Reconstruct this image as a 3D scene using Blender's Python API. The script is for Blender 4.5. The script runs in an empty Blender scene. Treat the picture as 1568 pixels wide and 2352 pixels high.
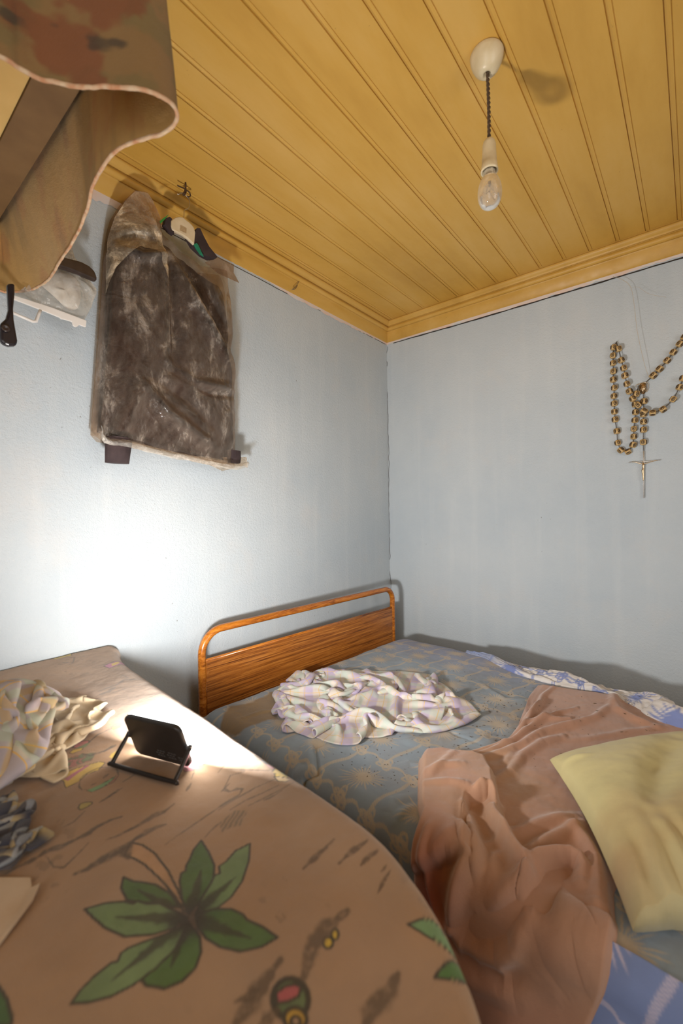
import bpy, math, random
import numpy as np
from mathutils import Vector, Matrix

# ------------------------------------------------------------------ camera, world, light
W_, H_ = 1568.0, 2352.0
FPX, YAW, PIT, ROL = 992.8, -0.68599, -0.004493, -0.014274
CAM = np.array([1.51933, -2.33661, 1.27])
SC = bpy.context.scene
COL = SC.collection
def _basis():
    f = np.array([math.cos(PIT)*math.sin(YAW), math.cos(PIT)*math.cos(YAW), math.sin(PIT)])
    r = np.array([math.cos(YAW), -math.sin(YAW), 0.0]); u = np.cross(r, f)
    c, s = math.cos(ROL), math.sin(ROL)
    return np.array([c*r+s*u, -s*r+c*u, f])
RB = _basis()
cd = bpy.data.cameras.new('camera'); cam = bpy.data.objects.new('camera', cd); COL.objects.link(cam)
m = Matrix(((RB[0][0], RB[1][0], -RB[2][0], CAM[0]), (RB[0][1], RB[1][1], -RB[2][1], CAM[1]),
            (RB[0][2], RB[1][2], -RB[2][2], CAM[2]), (0, 0, 0, 1)))
cam.matrix_world = m
cd.sensor_fit = 'HORIZONTAL'; cd.sensor_width = 24.0; cd.lens = FPX*24.0/W_
cd.clip_start = 0.02
cd.dof.use_dof = True; cd.dof.focus_distance = 1.95; cd.dof.aperture_fstop = 3.2
SC.camera = cam
SC.view_settings.view_transform = 'Standard'; SC.view_settings.look = 'None'
SC.view_settings.gamma = 1.0; SC.view_settings.use_curve_mapping = False
SC.view_settings.exposure = 0.33
wd = bpy.data.worlds.new('world'); SC.world = wd; wd.use_nodes = True
wd.node_tree.nodes['Background'].inputs[0].default_value = (0.75, 0.85, 1.0, 1)
wd.node_tree.nodes['Background'].inputs[1].default_value = 0.6
# added soft fill lights at unseen openings behind and beside the camera
def area(name, loc, rot, sx, sy, power, col):
    l = bpy.data.lights.new(name, 'AREA'); l.shape = 'RECTANGLE'; l.size = sx; l.size_y = sy
    l.energy = power; l.color = col
    o = bpy.data.objects.new(name, l); COL.objects.link(o); o.location = loc; o.rotation_euler = rot
    return o
area('fill_behind_camera', (1.75, -3.62, 1.25), (math.radians(90), 0, 0), 1.0, 1.9, 13.5, (1.0, 0.93, 0.84))
area('fill_from_right', (3.02, -1.7, 1.55), (math.radians(90), 0, math.radians(90)), 0.9, 1.0, 9.0, (1.0, 0.94, 0.86))
LAMP_POWER = 13.2
LAMP_COL = (1.0, 0.985, 0.96)

# ------------------------------------------------------------------ helpers
def un(px, py, **k):
    d = np.array([(px-W_/2)/FPX, (H_/2-py)/FPX, 1.0]); w = RB.T @ d
    (a, val), = k.items(); i = 'xyz'.index(a)
    return CAM + w*(val-CAM[i])/w[i]
def ray(px, py):
    d = np.array([(px-W_/2)/FPX, (H_/2-py)/FPX, 1.0]); return RB.T @ d

def tag(o, label=None, cat=None, group=None, kind=None):
    if label: o['label'] = label
    if cat: o['category'] = cat
    if group: o['group'] = group
    if kind: o['kind'] = kind
    return o
def empty(name, loc, label, cat, group=None):
    o = bpy.data.objects.new(name, None); COL.objects.link(o); o.location = loc
    o.empty_display_size = 0.02
    return tag(o, label, cat, group)
def link(name, me, mat, parent=None, smooth=True):
    if mat:
        for mm in (mat if isinstance(mat, (list, tuple)) else [mat]): me.materials.append(mm)
    o = bpy.data.objects.new(name, me); COL.objects.link(o)
    if smooth: me.shade_smooth()
    if parent:
        o.parent = parent
        o.matrix_parent_inverse = Matrix.Translation(parent.location).inverted()
    return o
def mesh(verts, faces, name='mesh'):
    me = bpy.data.meshes.new(name); me.from_pydata([tuple(map(float, v)) for v in verts], [], faces); me.update()
    return me
def grid(name, P3, mat, parent=None, col=None, uv=None, thick=0.0, sub=0, closed_i=False):
    """P3: (n,m,3) array -> smooth quad sheet; col (n,m,3) colours, uv (n,m,2)"""
    n, mm = P3.shape[:2]
    me = bpy.data.meshes.new(name)
    idx = np.arange(n*mm).reshape(n, mm)
    if closed_i:
        a = idx; b = np.roll(idx, -1, axis=0)
        F = np.stack([a[:, :-1], b[:, :-1], b[:, 1:], a[:, 1:]], -1).reshape(-1, 4)
    else:
        F = np.stack([idx[:-1, :-1], idx[1:, :-1], idx[1:, 1:], idx[:-1, 1:]], -1).reshape(-1, 4)
    me.vertices.add(n*mm); me.vertices.foreach_set('co', P3.reshape(-1).astype(np.float32))
    me.loops.add(F.size); me.loops.foreach_set('vertex_index', F.reshape(-1).astype(np.int32))
    me.polygons.add(len(F)); me.polygons.foreach_set('loop_start', (np.arange(len(F))*4).astype(np.int32))
    me.update(calc_edges=True); me.validate()
    if col is not None:
        at = me.color_attributes.new('Col', 'FLOAT_COLOR', 'POINT')
        c = np.ones((n*mm, 4), np.float32); c[:, :3] = col.reshape(-1, 3); at.data.foreach_set('color', c.reshape(-1))
    if uv is not None:
        at = me.attributes.new('cuv', 'FLOAT_VECTOR', 'POINT')
        c = np.zeros((n*mm, 3), np.float32); c[:, :2] = uv.reshape(-1, 2); at.data.foreach_set('vector', c.reshape(-1))
    o = link(name, me, mat, parent)
    if sub:
        s = o.modifiers.new('sub', 'SUBSURF'); s.levels = sub; s.render_levels = sub
    if thick:
        s = o.modifiers.new('sol', 'SOLIDIFY'); s.thickness = thick; s.offset = 0
    return o
def tube_geo(pts, r, seg=8, close=True):
    pts = np.array(pts, float); n = len(pts)
    rs = np.full(n, r) if np.isscalar(r) else np.array(r, float)
    T = np.gradient(pts, axis=0); T /= np.linalg.norm(T, axis=1)[:, None]+1e-12
    up = np.array([0, 0, 1.0])
    if abs(T[0] @ up) > .9: up = np.array([1.0, 0, 0])
    V = []; N = np.cross(T[0], up); N /= np.linalg.norm(N)
    for i in range(n):
        N = N-(N @ T[i])*T[i]; N /= np.linalg.norm(N); B = np.cross(T[i], N)
        for k in range(seg):
            a = 2*math.pi*k/seg; V.append(pts[i]+rs[i]*(math.cos(a)*N+math.sin(a)*B))
    F = [(i*seg+k, i*seg+(k+1) % seg, (i+1)*seg+(k+1) % seg, (i+1)*seg+k) for i in range(n-1) for k in range(seg)]
    if close: F += [tuple(range(seg))[::-1], tuple(range((n-1)*seg, n*seg))]
    return V, F
def merge(*geos):
    V = []; F = []
    for v, f in geos:
        b = len(V); V += list(v); F += [tuple(i+b for i in q) for q in f]
    return V, F
def tube(name, pts, r, mat, parent=None, seg=8):
    return link(name, mesh(*tube_geo(pts, r, seg), name), mat, parent)
def spline(pts, n=40):
    pts = np.array(pts, float); P = np.vstack([2*pts[0]-pts[1], pts, 2*pts[-1]-pts[-2]]); m_ = len(pts)-1
    out = []
    for t in np.linspace(0, m_-1e-9, n):
        i = int(t); f = t-i; p0, p1, p2, p3 = P[i:i+4]
        out.append(.5*((2*p1)+(-p0+p2)*f+(2*p0-5*p1+4*p2-p3)*f*f+(-p0+3*p1-3*p2+p3)*f**3))
    return np.array(out)
def lathe_geo(prof, seg=32, c=(0, 0, 0), ax=None):
    V = []; n = len(prof)
    for r, z in prof:
        for k in range(seg):
            a = 2*math.pi*k/seg; V.append(np.array([r*math.cos(a), r*math.sin(a), z]))
    F = [(i*seg+k, i*seg+(k+1) % seg, (i+1)*seg+(k+1) % seg, (i+1)*seg+k) for i in range(n-1) for k in range(seg)]
    if ax is not None:
        q = Vector((0, 0, 1)).rotation_difference(Vector(ax)).to_matrix(); V = [np.array(q @ Vector(v)) for v in V]
    return [v+np.array(c) for v in V], F
def box_geo(c, s, M=None, bev=0):
    c = np.array(c, float); V = []
    for x in (-.5, .5):
        for y in (-.5, .5):
            for z in (-.5, .5):
                v = np.array([x*s[0], y*s[1], z*s[2]])
                if M is not None: v = np.array(M @ Vector(v))
                V.append(c+v)
    F = [(0, 1, 3, 2), (4, 6, 7, 5), (0, 4, 5, 1), (2, 3, 7, 6), (0, 2, 6, 4), (1, 5, 7, 3)]
    return V, F
def bevel(o, w, seg=3):
    b = o.modifiers.new('bev', 'BEVEL'); b.width = w; b.segments = seg; b.limit_method = 'ANGLE'
    return o
def prism_geo(pts, vec):
    pts = [np.array(p, float) for p in pts]; n = len(pts); vec = np.array(vec, float)
    V = pts+[p+vec for p in pts]
    F = [tuple(range(n)), tuple(range(2*n-1, n-1, -1))]+[(i, i+n, (i+1) % n+n, (i+1) % n) for i in range(n)]
    return V, F

# ---- numpy noise
def vnoise(x, y, seed=0):
    x = np.asarray(x, float); y = np.asarray(y, float)
    def h(i, j):
        n = (i.astype(np.int64)*374761393 + j.astype(np.int64)*668265263 + seed*1442695041) & 0x7fffffff
        n = ((n ^ (n >> 13))*1274126177) & 0x7fffffff
        return ((n ^ (n >> 16)) & 0xffff)/65535.0
    i = np.floor(x); j = np.floor(y); fx = x-i; fy = y-j
    fx = fx*fx*fx*(fx*(fx*6-15)+10); fy = fy*fy*fy*(fy*(fy*6-15)+10)
    return ((h(i, j)*(1-fx)+h(i+1, j)*fx)*(1-fy)+(h(i, j+1)*(1-fx)+h(i+1, j+1)*fx)*fy)*2-1
def fbm(x, y, seed=0, o=4):
    s = 0; a = .5
    for k in range(o):
        s = s+a*vnoise(x*2**k, y*2**k, seed+k*17); a *= .5
    return s
def sstep(a, b, x):
    t = np.clip((x-a)/(b-a), 0, 1); return t*t*(3-2*t)
def seg_dist(X, Y, pl):
    """distance to polyline and parameter 0..1 along it"""
    D = np.full(np.shape(X), 1e9); Tt = np.zeros(np.shape(X)); n = len(pl)-1
    for i in range(n):
        ax, ay = pl[i][:2]; bx, by = pl[i+1][:2]; dx, dy = bx-ax, by-ay; L = dx*dx+dy*dy+1e-12
        t = np.clip(((X-ax)*dx+(Y-ay)*dy)/L, 0, 1); d = np.hypot(X-ax-t*dx, Y-ay-t*dy)
        mk = d < D; D = np.where(mk, d, D); Tt = np.where(mk, (i+t)/n, Tt)
    return D, Tt
def poly_sd(X, Y, pl):
    """signed distance, negative inside"""
    pl = [p[:2] for p in pl]; D, _ = seg_dist(X, Y, pl+[pl[0]])
    ins = np.zeros(np.shape(X), bool); n = len(pl)
    for i in range(n):
        x1, y1 = pl[i]; x2, y2 = pl[(i+1) % n]
        c = ((y1 > Y) != (y2 > Y)) & (X < (x2-x1)*(Y-y1)/(y2-y1+1e-15)+x1); ins ^= c
    return np.where(ins, -D, D)

# ---- shader helpers
class NT:
    def __init__(s, name):
        s.m = bpy.data.materials.new(name); s.m.use_nodes = True; s.t = s.m.node_tree; s.t.nodes.clear()
        s.out = s.t.nodes.new('ShaderNodeOutputMaterial'); s.p = s.t.nodes.new('ShaderNodeBsdfPrincipled')
        s.t.links.new(s.p.outputs[0], s.out.inputs[0])
    def n(s, typ, **k):
        nd = s.t.nodes.new(typ)
        for a, b in k.items(): setattr(nd, a, b)
        return nd
    def set(s, sock, v):
        if isinstance(v, bpy.types.NodeSocket): s.t.links.new(v, sock)
        elif isinstance(v, (tuple, list)) and len(v) == 3 and sock.type == 'RGBA': sock.default_value = (*v, 1)
        else: sock.default_value = v
    def P(s, **k):
        mp = dict(base='Base Color', rough='Roughness', metal='Metallic', trans='Transmission Weight', ior='IOR', alpha='Alpha',
                  sheen='Sheen Weight', spec='Specular IOR Level', coat='Coat Weight', normal='Normal', sss='Subsurface Weight')
        for a, b in k.items(): s.set(s.p.inputs[mp[a]], b)
        return s
    def math(s, op, a, b=None, c=None):
        nd = s.n('ShaderNodeMath', operation=op); s.set(nd.inputs[0], a)
        if b is not None: s.set(nd.inputs[1], b)
        if c is not None: s.set(nd.inputs[2], c)
        return nd.outputs[0]
    def mix(s, f, a, b, mode='MIX'):
        nd = s.n('ShaderNodeMix', data_type='RGBA', blend_type=mode); s.set(nd.inputs[0], f); s.set(nd.inputs[6], a); s.set(nd.inputs[7], b)
        return nd.outputs[2]
    def coord(s, kind='Object', scale=(1, 1, 1), rot=(0, 0, 0)):
        tc = s.n('ShaderNodeTexCoord'); mp = s.n('ShaderNodeMapping'); s.t.links.new(tc.outputs[kind], mp.inputs[0])
        mp.inputs[3].default_value = scale; mp.inputs[2].default_value = rot; return mp.outputs[0]
    def noise(s, vec, scale, detail=4, rough=.5, dist=0):
        nd = s.n('ShaderNodeTexNoise'); s.set(nd.inputs['Vector'], vec); nd.inputs['Scale'].default_value = scale
        nd.inputs['Detail'].default_value = detail; nd.inputs['Roughness'].default_value = rough; nd.inputs['Distortion'].default_value = dist
        return nd.outputs[0]
    def ramp(s, f, stops):
        nd = s.n('ShaderNodeValToRGB'); s.set(nd.inputs[0], f); e = nd.color_ramp.elements
        while len(e) < len(stops): e.new(.5)
        for k, (p, c) in enumerate(stops):
            e[k].position = p; e[k].color = (*c, 1) if isinstance(c, (tuple, list)) else (c, c, c, 1)
        return nd.outputs[0]
    def bump(s, h, strength, dist=.01):
        nd = s.n('ShaderNodeBump'); s.set(nd.inputs['Height'], h); nd.inputs['Strength'].default_value = strength
        nd.inputs['Distance'].default_value = dist; s.t.links.new(nd.outputs[0], s.p.inputs['Normal']); return s
def plain(name, col, rough=.5, metal=0, **k):
    t = NT(name); t.P(base=col, rough=rough, metal=metal, **k); return t.m
def mottled(name, c1, c2, scale=20, rough=.6, metal=0, bump=0, bscale=200):
    t = NT(name); v = t.coord(); t.P(base=t.ramp(t.noise(v, scale), [(.35, c1), (.65, c2)]), rough=rough, metal=metal)
    if bump: t.bump(t.noise(v, bscale, 3), bump, .002)
    return t.m
def cloth_mat(name, attr='Col', weave=900, wear=None, dirt=0.0, bump=.25, sheen=.15, two=None):
    t = NT(name); a = t.n('ShaderNodeVertexColor'); a.layer_name = attr
    v = t.coord(); c = a.outputs[0]
    f = t.ramp(t.noise(v, 5, 5, .6), [(.3, .86), (.7, 1.08)])
    c = t.mix(1.0, c, f, 'MULTIPLY')
    if dirt:
        d = t.ramp(t.noise(v, 9, 6, .65), [(.45, 0.0), (.75, 1.0)])
        c = t.mix(t.math('MULTIPLY', d, dirt), c, (.20, .13, .07))
    t.P(base=c, rough=.92, sheen=sheen, spec=.2)
    h = t.math('ADD', t.noise(v, weave, 2), t.math('MULTIPLY', t.noise(v, 60, 4), 1.5))
    t.bump(h, bump, .0015); return t.m
def plaid_mat(name, base, stripes, warp=.0, bump=.25, weave=900):
    """stripes: (axis, period, offset, half width, colour, amount) on the cloth's own coordinates"""
    t = NT(name); a = t.n('ShaderNodeAttribute'); a.attribute_name = 'cuv'; sx = t.n('ShaderNodeSeparateXYZ'); t.t.links.new(a.outputs['Vector'], sx.inputs[0])
    c = base; v = t.coord()
    ft = t.ramp(t.noise(v, 14, 4), [(.3, .88), (.7, 1.06)])
    for axs, per, off, hw, colr, amt in stripes:
        q = t.math('PINGPONG', t.math('ADD', sx.outputs[axs], off), per/2)
        mk = t.n('ShaderNodeMapRange'); mk.interpolation_type = 'SMOOTHSTEP'
        t.set(mk.inputs[0], q); mk.inputs[1].default_value = hw*1.25; mk.inputs[2].default_value = hw*.75; mk.inputs[3].default_value = 0; mk.inputs[4].default_value = amt
        c = t.mix(mk.outputs[0], c, colr)
    c = t.mix(1.0, c, ft, 'MULTIPLY')
    t.P(base=c, rough=.9, sheen=.15, spec=.2)
    t.bump(t.noise(v, weave, 3), bump, .001); return t.m
def plastic_film(name, tint=(1, 1, 1), opac=.3, rough=.18, wr=40, bs=.6, edge=.5, streak=None):
    t = NT(name); v = t.coord()
    t.P(base=tint, rough=rough, spec=.9, coat=1.0)
    t.bump(t.math('ADD', t.math('MULTIPLY', t.noise(v, wr, 3, .5, 1.0), 2.0), t.math('MULTIPLY', t.noise(v, wr*7, 3, .6, 2.0), .35)), bs, .006)
    tr = t.n('ShaderNodeBsdfTransparent'); tr.inputs[0].default_value = (*[min(1, q*1.0) for q in tint], 1)
    mx = t.n('ShaderNodeMixShader'); lw = t.n('ShaderNodeLayerWeight'); lw.inputs[0].default_value = .35
    op = t.ramp(t.noise(t.coord(scale=streak or (1, 1, 1)), 14, 7, .72, .35), [(.36, opac*.2), (.54, opac*.8), (.66, min(1, opac*3.2))])
    mpx = t.math('ADD', op, t.math('MULTIPLY', lw.outputs[1], edge)); mpx.node.use_clamp = True; t.set(mx.inputs[0], mpx)
    t.t.links.new(tr.outputs[0], mx.inputs[1]); t.t.links.new(t.p.outputs[0], mx.inputs[2]); t.t.links.new(mx.outputs[0], t.out.inputs[0])
    return t.m

# ------------------------------------------------------------------ materials of the room
def wall_mat():
    t = NT('painted_plaster'); v = t.coord()
    big = t.ramp(t.noise(v, 1.3, 5, .6), [(.35, (.46, .515, .56)), (.65, (.54, .58, .605))])
    st = t.ramp(t.noise(v, 3.4, 6, .65), [(.55, 0.0), (.78, .35)])
    c = t.mix(st, big, (.62, .565, .52))
    vs = t.coord(scale=(5, 5, .35))
    c = t.mix(t.ramp(t.noise(vs, 3, 4), [(.52, 0.0), (.75, .22)]), c, (.66, .68, .68))
    sp = t.ramp(t.noise(v, 75, 2, .5), [(.72, 0.0), (.76, .7)])
    c = t.mix(t.math('MULTIPLY', sp, t.ramp(t.noise(v, 2.2, 2), [(.55, 0.0), (.62, 1.0)])), c, (.16, .14, .12))
    t.P(base=c, rough=.75, spec=.25)
    t.bump(t.math('ADD', t.noise(v, 95, 4, .6), t.math('MULTIPLY', t.noise(v, 240, 2), .5)), .55, .004); return t.m
M_wall = wall_mat()
def ceil_mat(name='mustard_gloss_paint', k=1.0):
    t = NT(name); v = t.coord(); vy = t.coord(scale=(1.0, .25, 1.0))
    c = t.ramp(t.noise(vy, 5, 5, .6), [(.3, (.53*k, .285*k, .048*k)), (.5, (.62*k, .35*k, .068*k)), (.72, (.68*k, .41*k, .11*k))])
    d = t.ramp(t.noise(v, 120, 3, .6), [(.70, 0.0), (.74, .6)])
    c = t.mix(t.math('MULTIPLY', d, t.ramp(t.noise(v, 6, 3), [(.5, 0.0), (.6, 1.0)])), c, (.16, .09, .03))
    t.P(base=c, rough=t.ramp(t.noise(v, 30), [(.3, .34), (.7, .5)]), spec=.35)
    t.bump(t.noise(vy, 40, 4), .12, .003); return t.m
M_ceil = ceil_mat()
M_cornice = ceil_mat('mustard_cornice_paint', .93)
M_bare = mottled('bare_pink_plaster', (.72, .52, .42), (.66, .62, .60), 9, .85)
M_crack = plain('dark_gap', (.03, .022, .015), .9)
M_floor = mottled('worn_floor_boards', (.12, .07, .04), (.19, .12, .07), 6, .6)
M_wood_white = mottled('painted_door_frame', (.55, .5, .42), (.62, .57, .5), 5, .5)

# ------------------------------------------------------------------ structure
RX, RY, ZC = 3.05, -3.66, 2.45
def struct(name, geo, mat, smooth=False):
    o = link(name, mesh(*geo, name), mat, None, smooth); o['kind'] = 'structure'; return o
struct('floor', box_geo((RX/2, RY/2, -.03), (RX+.3, -RY+.3, .06)), M_floor)
struct('wall_left', box_geo((-.06, RY/2, ZC/2), (.12, -RY+.24, ZC)), M_wall)
struct('wall_back', box_geo((RX/2, .06, ZC/2), (RX, .12, ZC)), M_wall)
# right wall with a window, front wall with a doorway (out of view, added for the fill lights)
struct('wall_right', merge(box_geo((RX+.06, (RY-2.25)/2, ZC/2), (.12, -RY-2.25, ZC)), box_geo((RX+.06, -.575, ZC/2), (.12, 1.15, ZC)),
       box_geo((RX+.06, -1.7, .5), (.12, 1.1, 1.0)), box_geo((RX+.06, -1.7, 2.3), (.12, 1.1, .3))), M_wall)
struct('wall_front', merge(box_geo((.6, RY-.06, ZC/2), (1.2, .12, ZC)), box_geo((2.675, RY-.06, ZC/2), (.75, .12, ZC)),
       box_geo((1.75, RY-.06, 2.35), (1.1, .12, .2))), M_wall)
struct('door_1', merge(box_geo((1.23, RY-.04, 1.1), (.06, .16, 2.2)), box_geo((2.27, RY-.04, 1.1), (.06, .16, 2.2)), box_geo((1.75, RY-.04, 2.22), (1.1, .16, .06))), M_wood_white)
struct('window_1', merge(box_geo((RX+.04, -1.17, 1.55), (.14, .05, 1.15)), box_geo((RX+.04, -2.23, 1.55), (.14, .05, 1.15)),
       box_geo((RX+.04, -1.7, 2.13), (.14, 1.1, .05)), box_geo((RX+.04, -1.7, .99), (.18, 1.14, .05)), box_geo((RX+.04, -1.7, 1.55), (.05, .04, 1.15))), M_wood_white)
# tongue and groove ceiling: boards running along y with a bead groove each 10.8 cm
def ceiling():
    xs = [(-.1, 0)]; x0 = .6112; s = .10764
    prof = [(0, 0), (.0010, .0045), (.0022, .0045), (.0034, .0005), (.0080, -.0014), (.0125, .0), (.0150, .0), (.0158, .0022), (.0166, .0022), (.0176, 0)]
    k = -6
    while x0+k*s < RX+.1:
        for a, b in prof: xs.append((x0+k*s-.003+a, b))
        k += 1
    xs.append((RX+.15, 0))
    ys = np.linspace(.1, RY-.15, 60)
    P3 = np.zeros((len(xs), len(ys), 3))
    for i, (x, d) in enumerate(xs):
        P3[i, :, 0] = x+.0008*np.sin(ys*3+x*9)*(d != 0); P3[i, :, 1] = ys; P3[i, :, 2] = ZC+d
    P3 = P3[:, ::-1]
    o = grid('ceiling', P3, M_ceil); o.data.shade_flat(); o['kind'] = 'structure'
    bm = box_geo((RX/2, RY/2, ZC+.07), (RX+.4, -RY+.4, .1))
    me = o.data
    roof = struct('ceiling_loft', bm, M_crack); return o
ceiling()
# moulded cornice: profile (out from wall, down from ceiling)
CORN = [(.056, 0), (.054, .0015), (.050, .0015), (.050, .004), (.054, .0045), (.055, .010), (.051, .018), (.043, .024), (.038, .0285), (.038, .031), (.033, .031), (.0325, .028), (.030, .028), (.030, .034), (.034, .0375), (.034, .046), (.029, .052), (.024, .055), (.019, .0555), (.017, .053), (.015, .053), (.0145, .060), (.012, .064), (.010, .112), (.004, .114), (.003, .118), (0, .118)]
def cornice(name, axis):
    n = 220; L = RX if axis == 'x' else -RY
    t = np.linspace(0, 1, n)
    P3 = np.zeros((len(CORN), n, 3))
    for i, (a, d) in enumerate(CORN):
        s_ = a+t*(L-a)
        w = .0006*fbm(t*60, np.full(n, i*.3), 5)*(1 if 0 < i < len(CORN)-1 else 0)
        if axis == 'x': P3[i, :, 0] = s_; P3[i, :, 1] = -(a+w)
        else: P3[i, :, 1] = -s_; P3[i, :, 0] = a+w
        P3[i, :, 2] = ZC-d+.001
    if axis == 'y': P3 = P3[:, ::-1]
    o = grid(name, P3, M_cornice); o['kind'] = 'structure'
    return o
cornice('trim_1', 'x'); cornice('trim_2', 'y')
# strip of flaked bare plaster and the dark crack just under the cornice
def flake(name, axis, segs, seed):
    n = 500; t = np.linspace(0, 1, n); L = 2.2
    lo = np.interp(t*L, [s_[0] for s_ in segs], [s_[1] for s_ in segs])*(1+.45*fbm(t*45, t*0, seed))+.0022*vnoise(t*170, t*0, seed+3)
    P3 = np.zeros((2, n, 3))
    for i in range(2):
        z = ZC-.114-(np.maximum(lo, 0) if i else 0*t)
        d = .0028 if i == 0 else .0016
        if axis == 'x': P3[i] = np.stack([t*L+.002, np.full(n, -d), z], -1)
        else: P3[i] = np.stack([np.full(n, d), -t*L-.002, z], -1)
    o = grid(name, P3, M_bare); o['kind'] = 'structure'
flake('trim_3', 'x', [(0, .016), (.15, .012), (.35, .016), (.6, .022), (.9, .020), (1.3, .016), (2.2, .016)], 3)
flake('trim_4', 'y', [(0, .014), (.5, .018), (.85, .020), (1.0, .004), (1.4, .002), (1.6, .02), (1.75, .03), (2.2, .02)], 8)
def crack(name, pts, w, mat=M_crack):
    o = tube(name, pts, w, mat, None, 6); o['kind'] = 'structure'; return o
tt = np.linspace(.02, 2.1, 260)
crack('trim_5', np.stack([tt+.03, tt*0-.0005, ZC-.130-.006*sstep(0, .6, tt)-.002*fbm(tt*14, tt*0, 4)], -1), .0022+.0016*sstep(.05, .3, tt)*(.6+.6*vnoise(tt*30, tt*0, 2)))
crack('trim_6', np.stack([tt*0+.0005, -tt, ZC-.128-.004*fbm(tt*9, tt*0, 9)], -1), .0013)
zz = np.linspace(2.31, .6, 240)
crack('trim_7', np.stack([.002+.006*fbm(zz*9, zz*0, 6)+.004*vnoise(zz*30, zz*0, 2), zz*0-.0008, zz], -1), .0011)

# ------------------------------------------------------------------ far bed: frame, mattress, cover
TH = math.atan2(.085, 1.188); OB = np.array([.165, -.232])
EX = np.array([math.cos(TH), -math.sin(TH)]); EY = np.array([-math.sin(TH), -math.cos(TH)])
def L2W(u, v, z):
    u, v, z = np.broadcast_arrays(np.asarray(u, float), np.asarray(v, float), np.asarray(z, float))
    return np.stack([OB[0]+u*EX[0]+v*EY[0], OB[1]+u*EX[1]+v*EY[1], z+0*u], -1)
def loc(px, py, z=.58):
    q = un(px, py, z=z)[:2]-OB; return float(q @ EX), float(q @ EY)
def on_v(px, py, v):
    d = ray(px, py); t = (v-(CAM[:2]-OB) @ EY)/(d[:2] @ EY); q = CAM+t*d
    return float((q[:2]-OB) @ EX), float(q[2])
def wood_mat(name, vec_scale, c1, c2, c3, rough=.32, band=8):
    t = NT(name); v = t.coord('Object', vec_scale)
    n1 = t.noise(v, band, 6, .6, 1.2); n2 = t.noise(v, band*6, 4, .7, .4)
    f = t.math('ADD', t.math('MULTIPLY', n1, .65), t.math('MULTIPLY', n2, .35))
    c = t.ramp(f, [(.38, c1), (.49, c2), (.62, c3)])
    c = t.mix(t.ramp(t.noise(t.coord(), 26, 5, .7), [(.70, 0.0), (.74, .8)]), c, (.75, .42, .12))
    t.P(base=c, rough=rough, coat=.25, spec=.5); t.bump(f, .1, .002); return t.m
M_tube = wood_mat('woodgrain_lacquered_tube', (20, 1.6, 20), (.20, .052, .006), (.43, .13, .012), (.60, .22, .028), .25, 3)
M_panel = wood_mat('woodgrain_laminate', (6, .30, 30), (.085, .022, .004), (.33, .10, .012), (.56, .22, .040), .33, 5)
bed = empty('bed', tuple(L2W(0, .6, 0)), 'brown wood-grain tubular metal bed frame with a looped headboard near the room corner', 'bed')
ZT = .818; Rb = .085
rail = [(0, 1.19, 0.0), (0, 1.19, .35), (0, 1.19, ZT-Rb-.02)]
for k in range(0, 10):
    a = k/9*math.pi/2; rail.append((0, 1.19-Rb+Rb*math.cos(a), ZT-Rb+Rb*math.sin(a)))
for k in range(9, -1, -1):
    a = k/9*math.pi/2; rail.append((0, Rb*.8-Rb*.8*math.cos(a), ZT-Rb*.8+Rb*.8*math.sin(a)))
rail += [(0, 0, .6), (0, 0, .35), (0, 0, 0)]
rw = [L2W(a, b, c) for a, b, c in rail]
tube('headboard_tube', rw, .0145, M_tube, bed, 16)
pan = []
pr = [(0.014, .34), (1.176, .34), (1.176, .705), (.014, .705)]
o = link('headboard_panel', mesh(*prism_geo([L2W(-.009, a, b) for a, b in pr], L2W(.018, 0, 0)-L2W(0, 0, 0)), 'panel'), M_panel, bed, False); bevel(o, .002, 2)
link('panel_edge_strip', mesh(*merge(tube_geo([L2W(0, .012, .706), L2W(0, 1.178, .706)], .008, 8), tube_geo([L2W(0.0, 1.172, .35), L2W(0.0, 1.172, .70)], .008, 8)), 'strip'), M_tube, bed)
for vv in (.02, 1.17):
    tube('side_rail', [L2W(0, vv, .3), L2W(1.95, vv, .3)], .02, M_tube, bed, 12)
for vv in (0.0, 1.19):
    tube('leg', [L2W(1.95, vv, 0), L2W(1.95, vv, .34)], .0145, M_tube, bed, 12)
tube('cross_bar', [L2W(1.95, 0, .3), L2W(1.95, 1.19, .3)], .016, M_tube, bed, 12)
M_matt = mottled('striped_ticking', (.5, .45, .38), (.6, .56, .5), 8, .9)
mo = link('mattress', mesh(*prism_geo([L2W(.03, -.01, .33), L2W(1.92, -.01, .33), L2W(1.92, 1.19, .33), L2W(.03, 1.19, .33)], (0, 0, .15)), 'mattress'), M_matt)
bevel(mo, .04, 4); tag(mo, 'thick mattress under the blue grey rope-print cover on the wood-grain bed', 'mattress')

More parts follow.
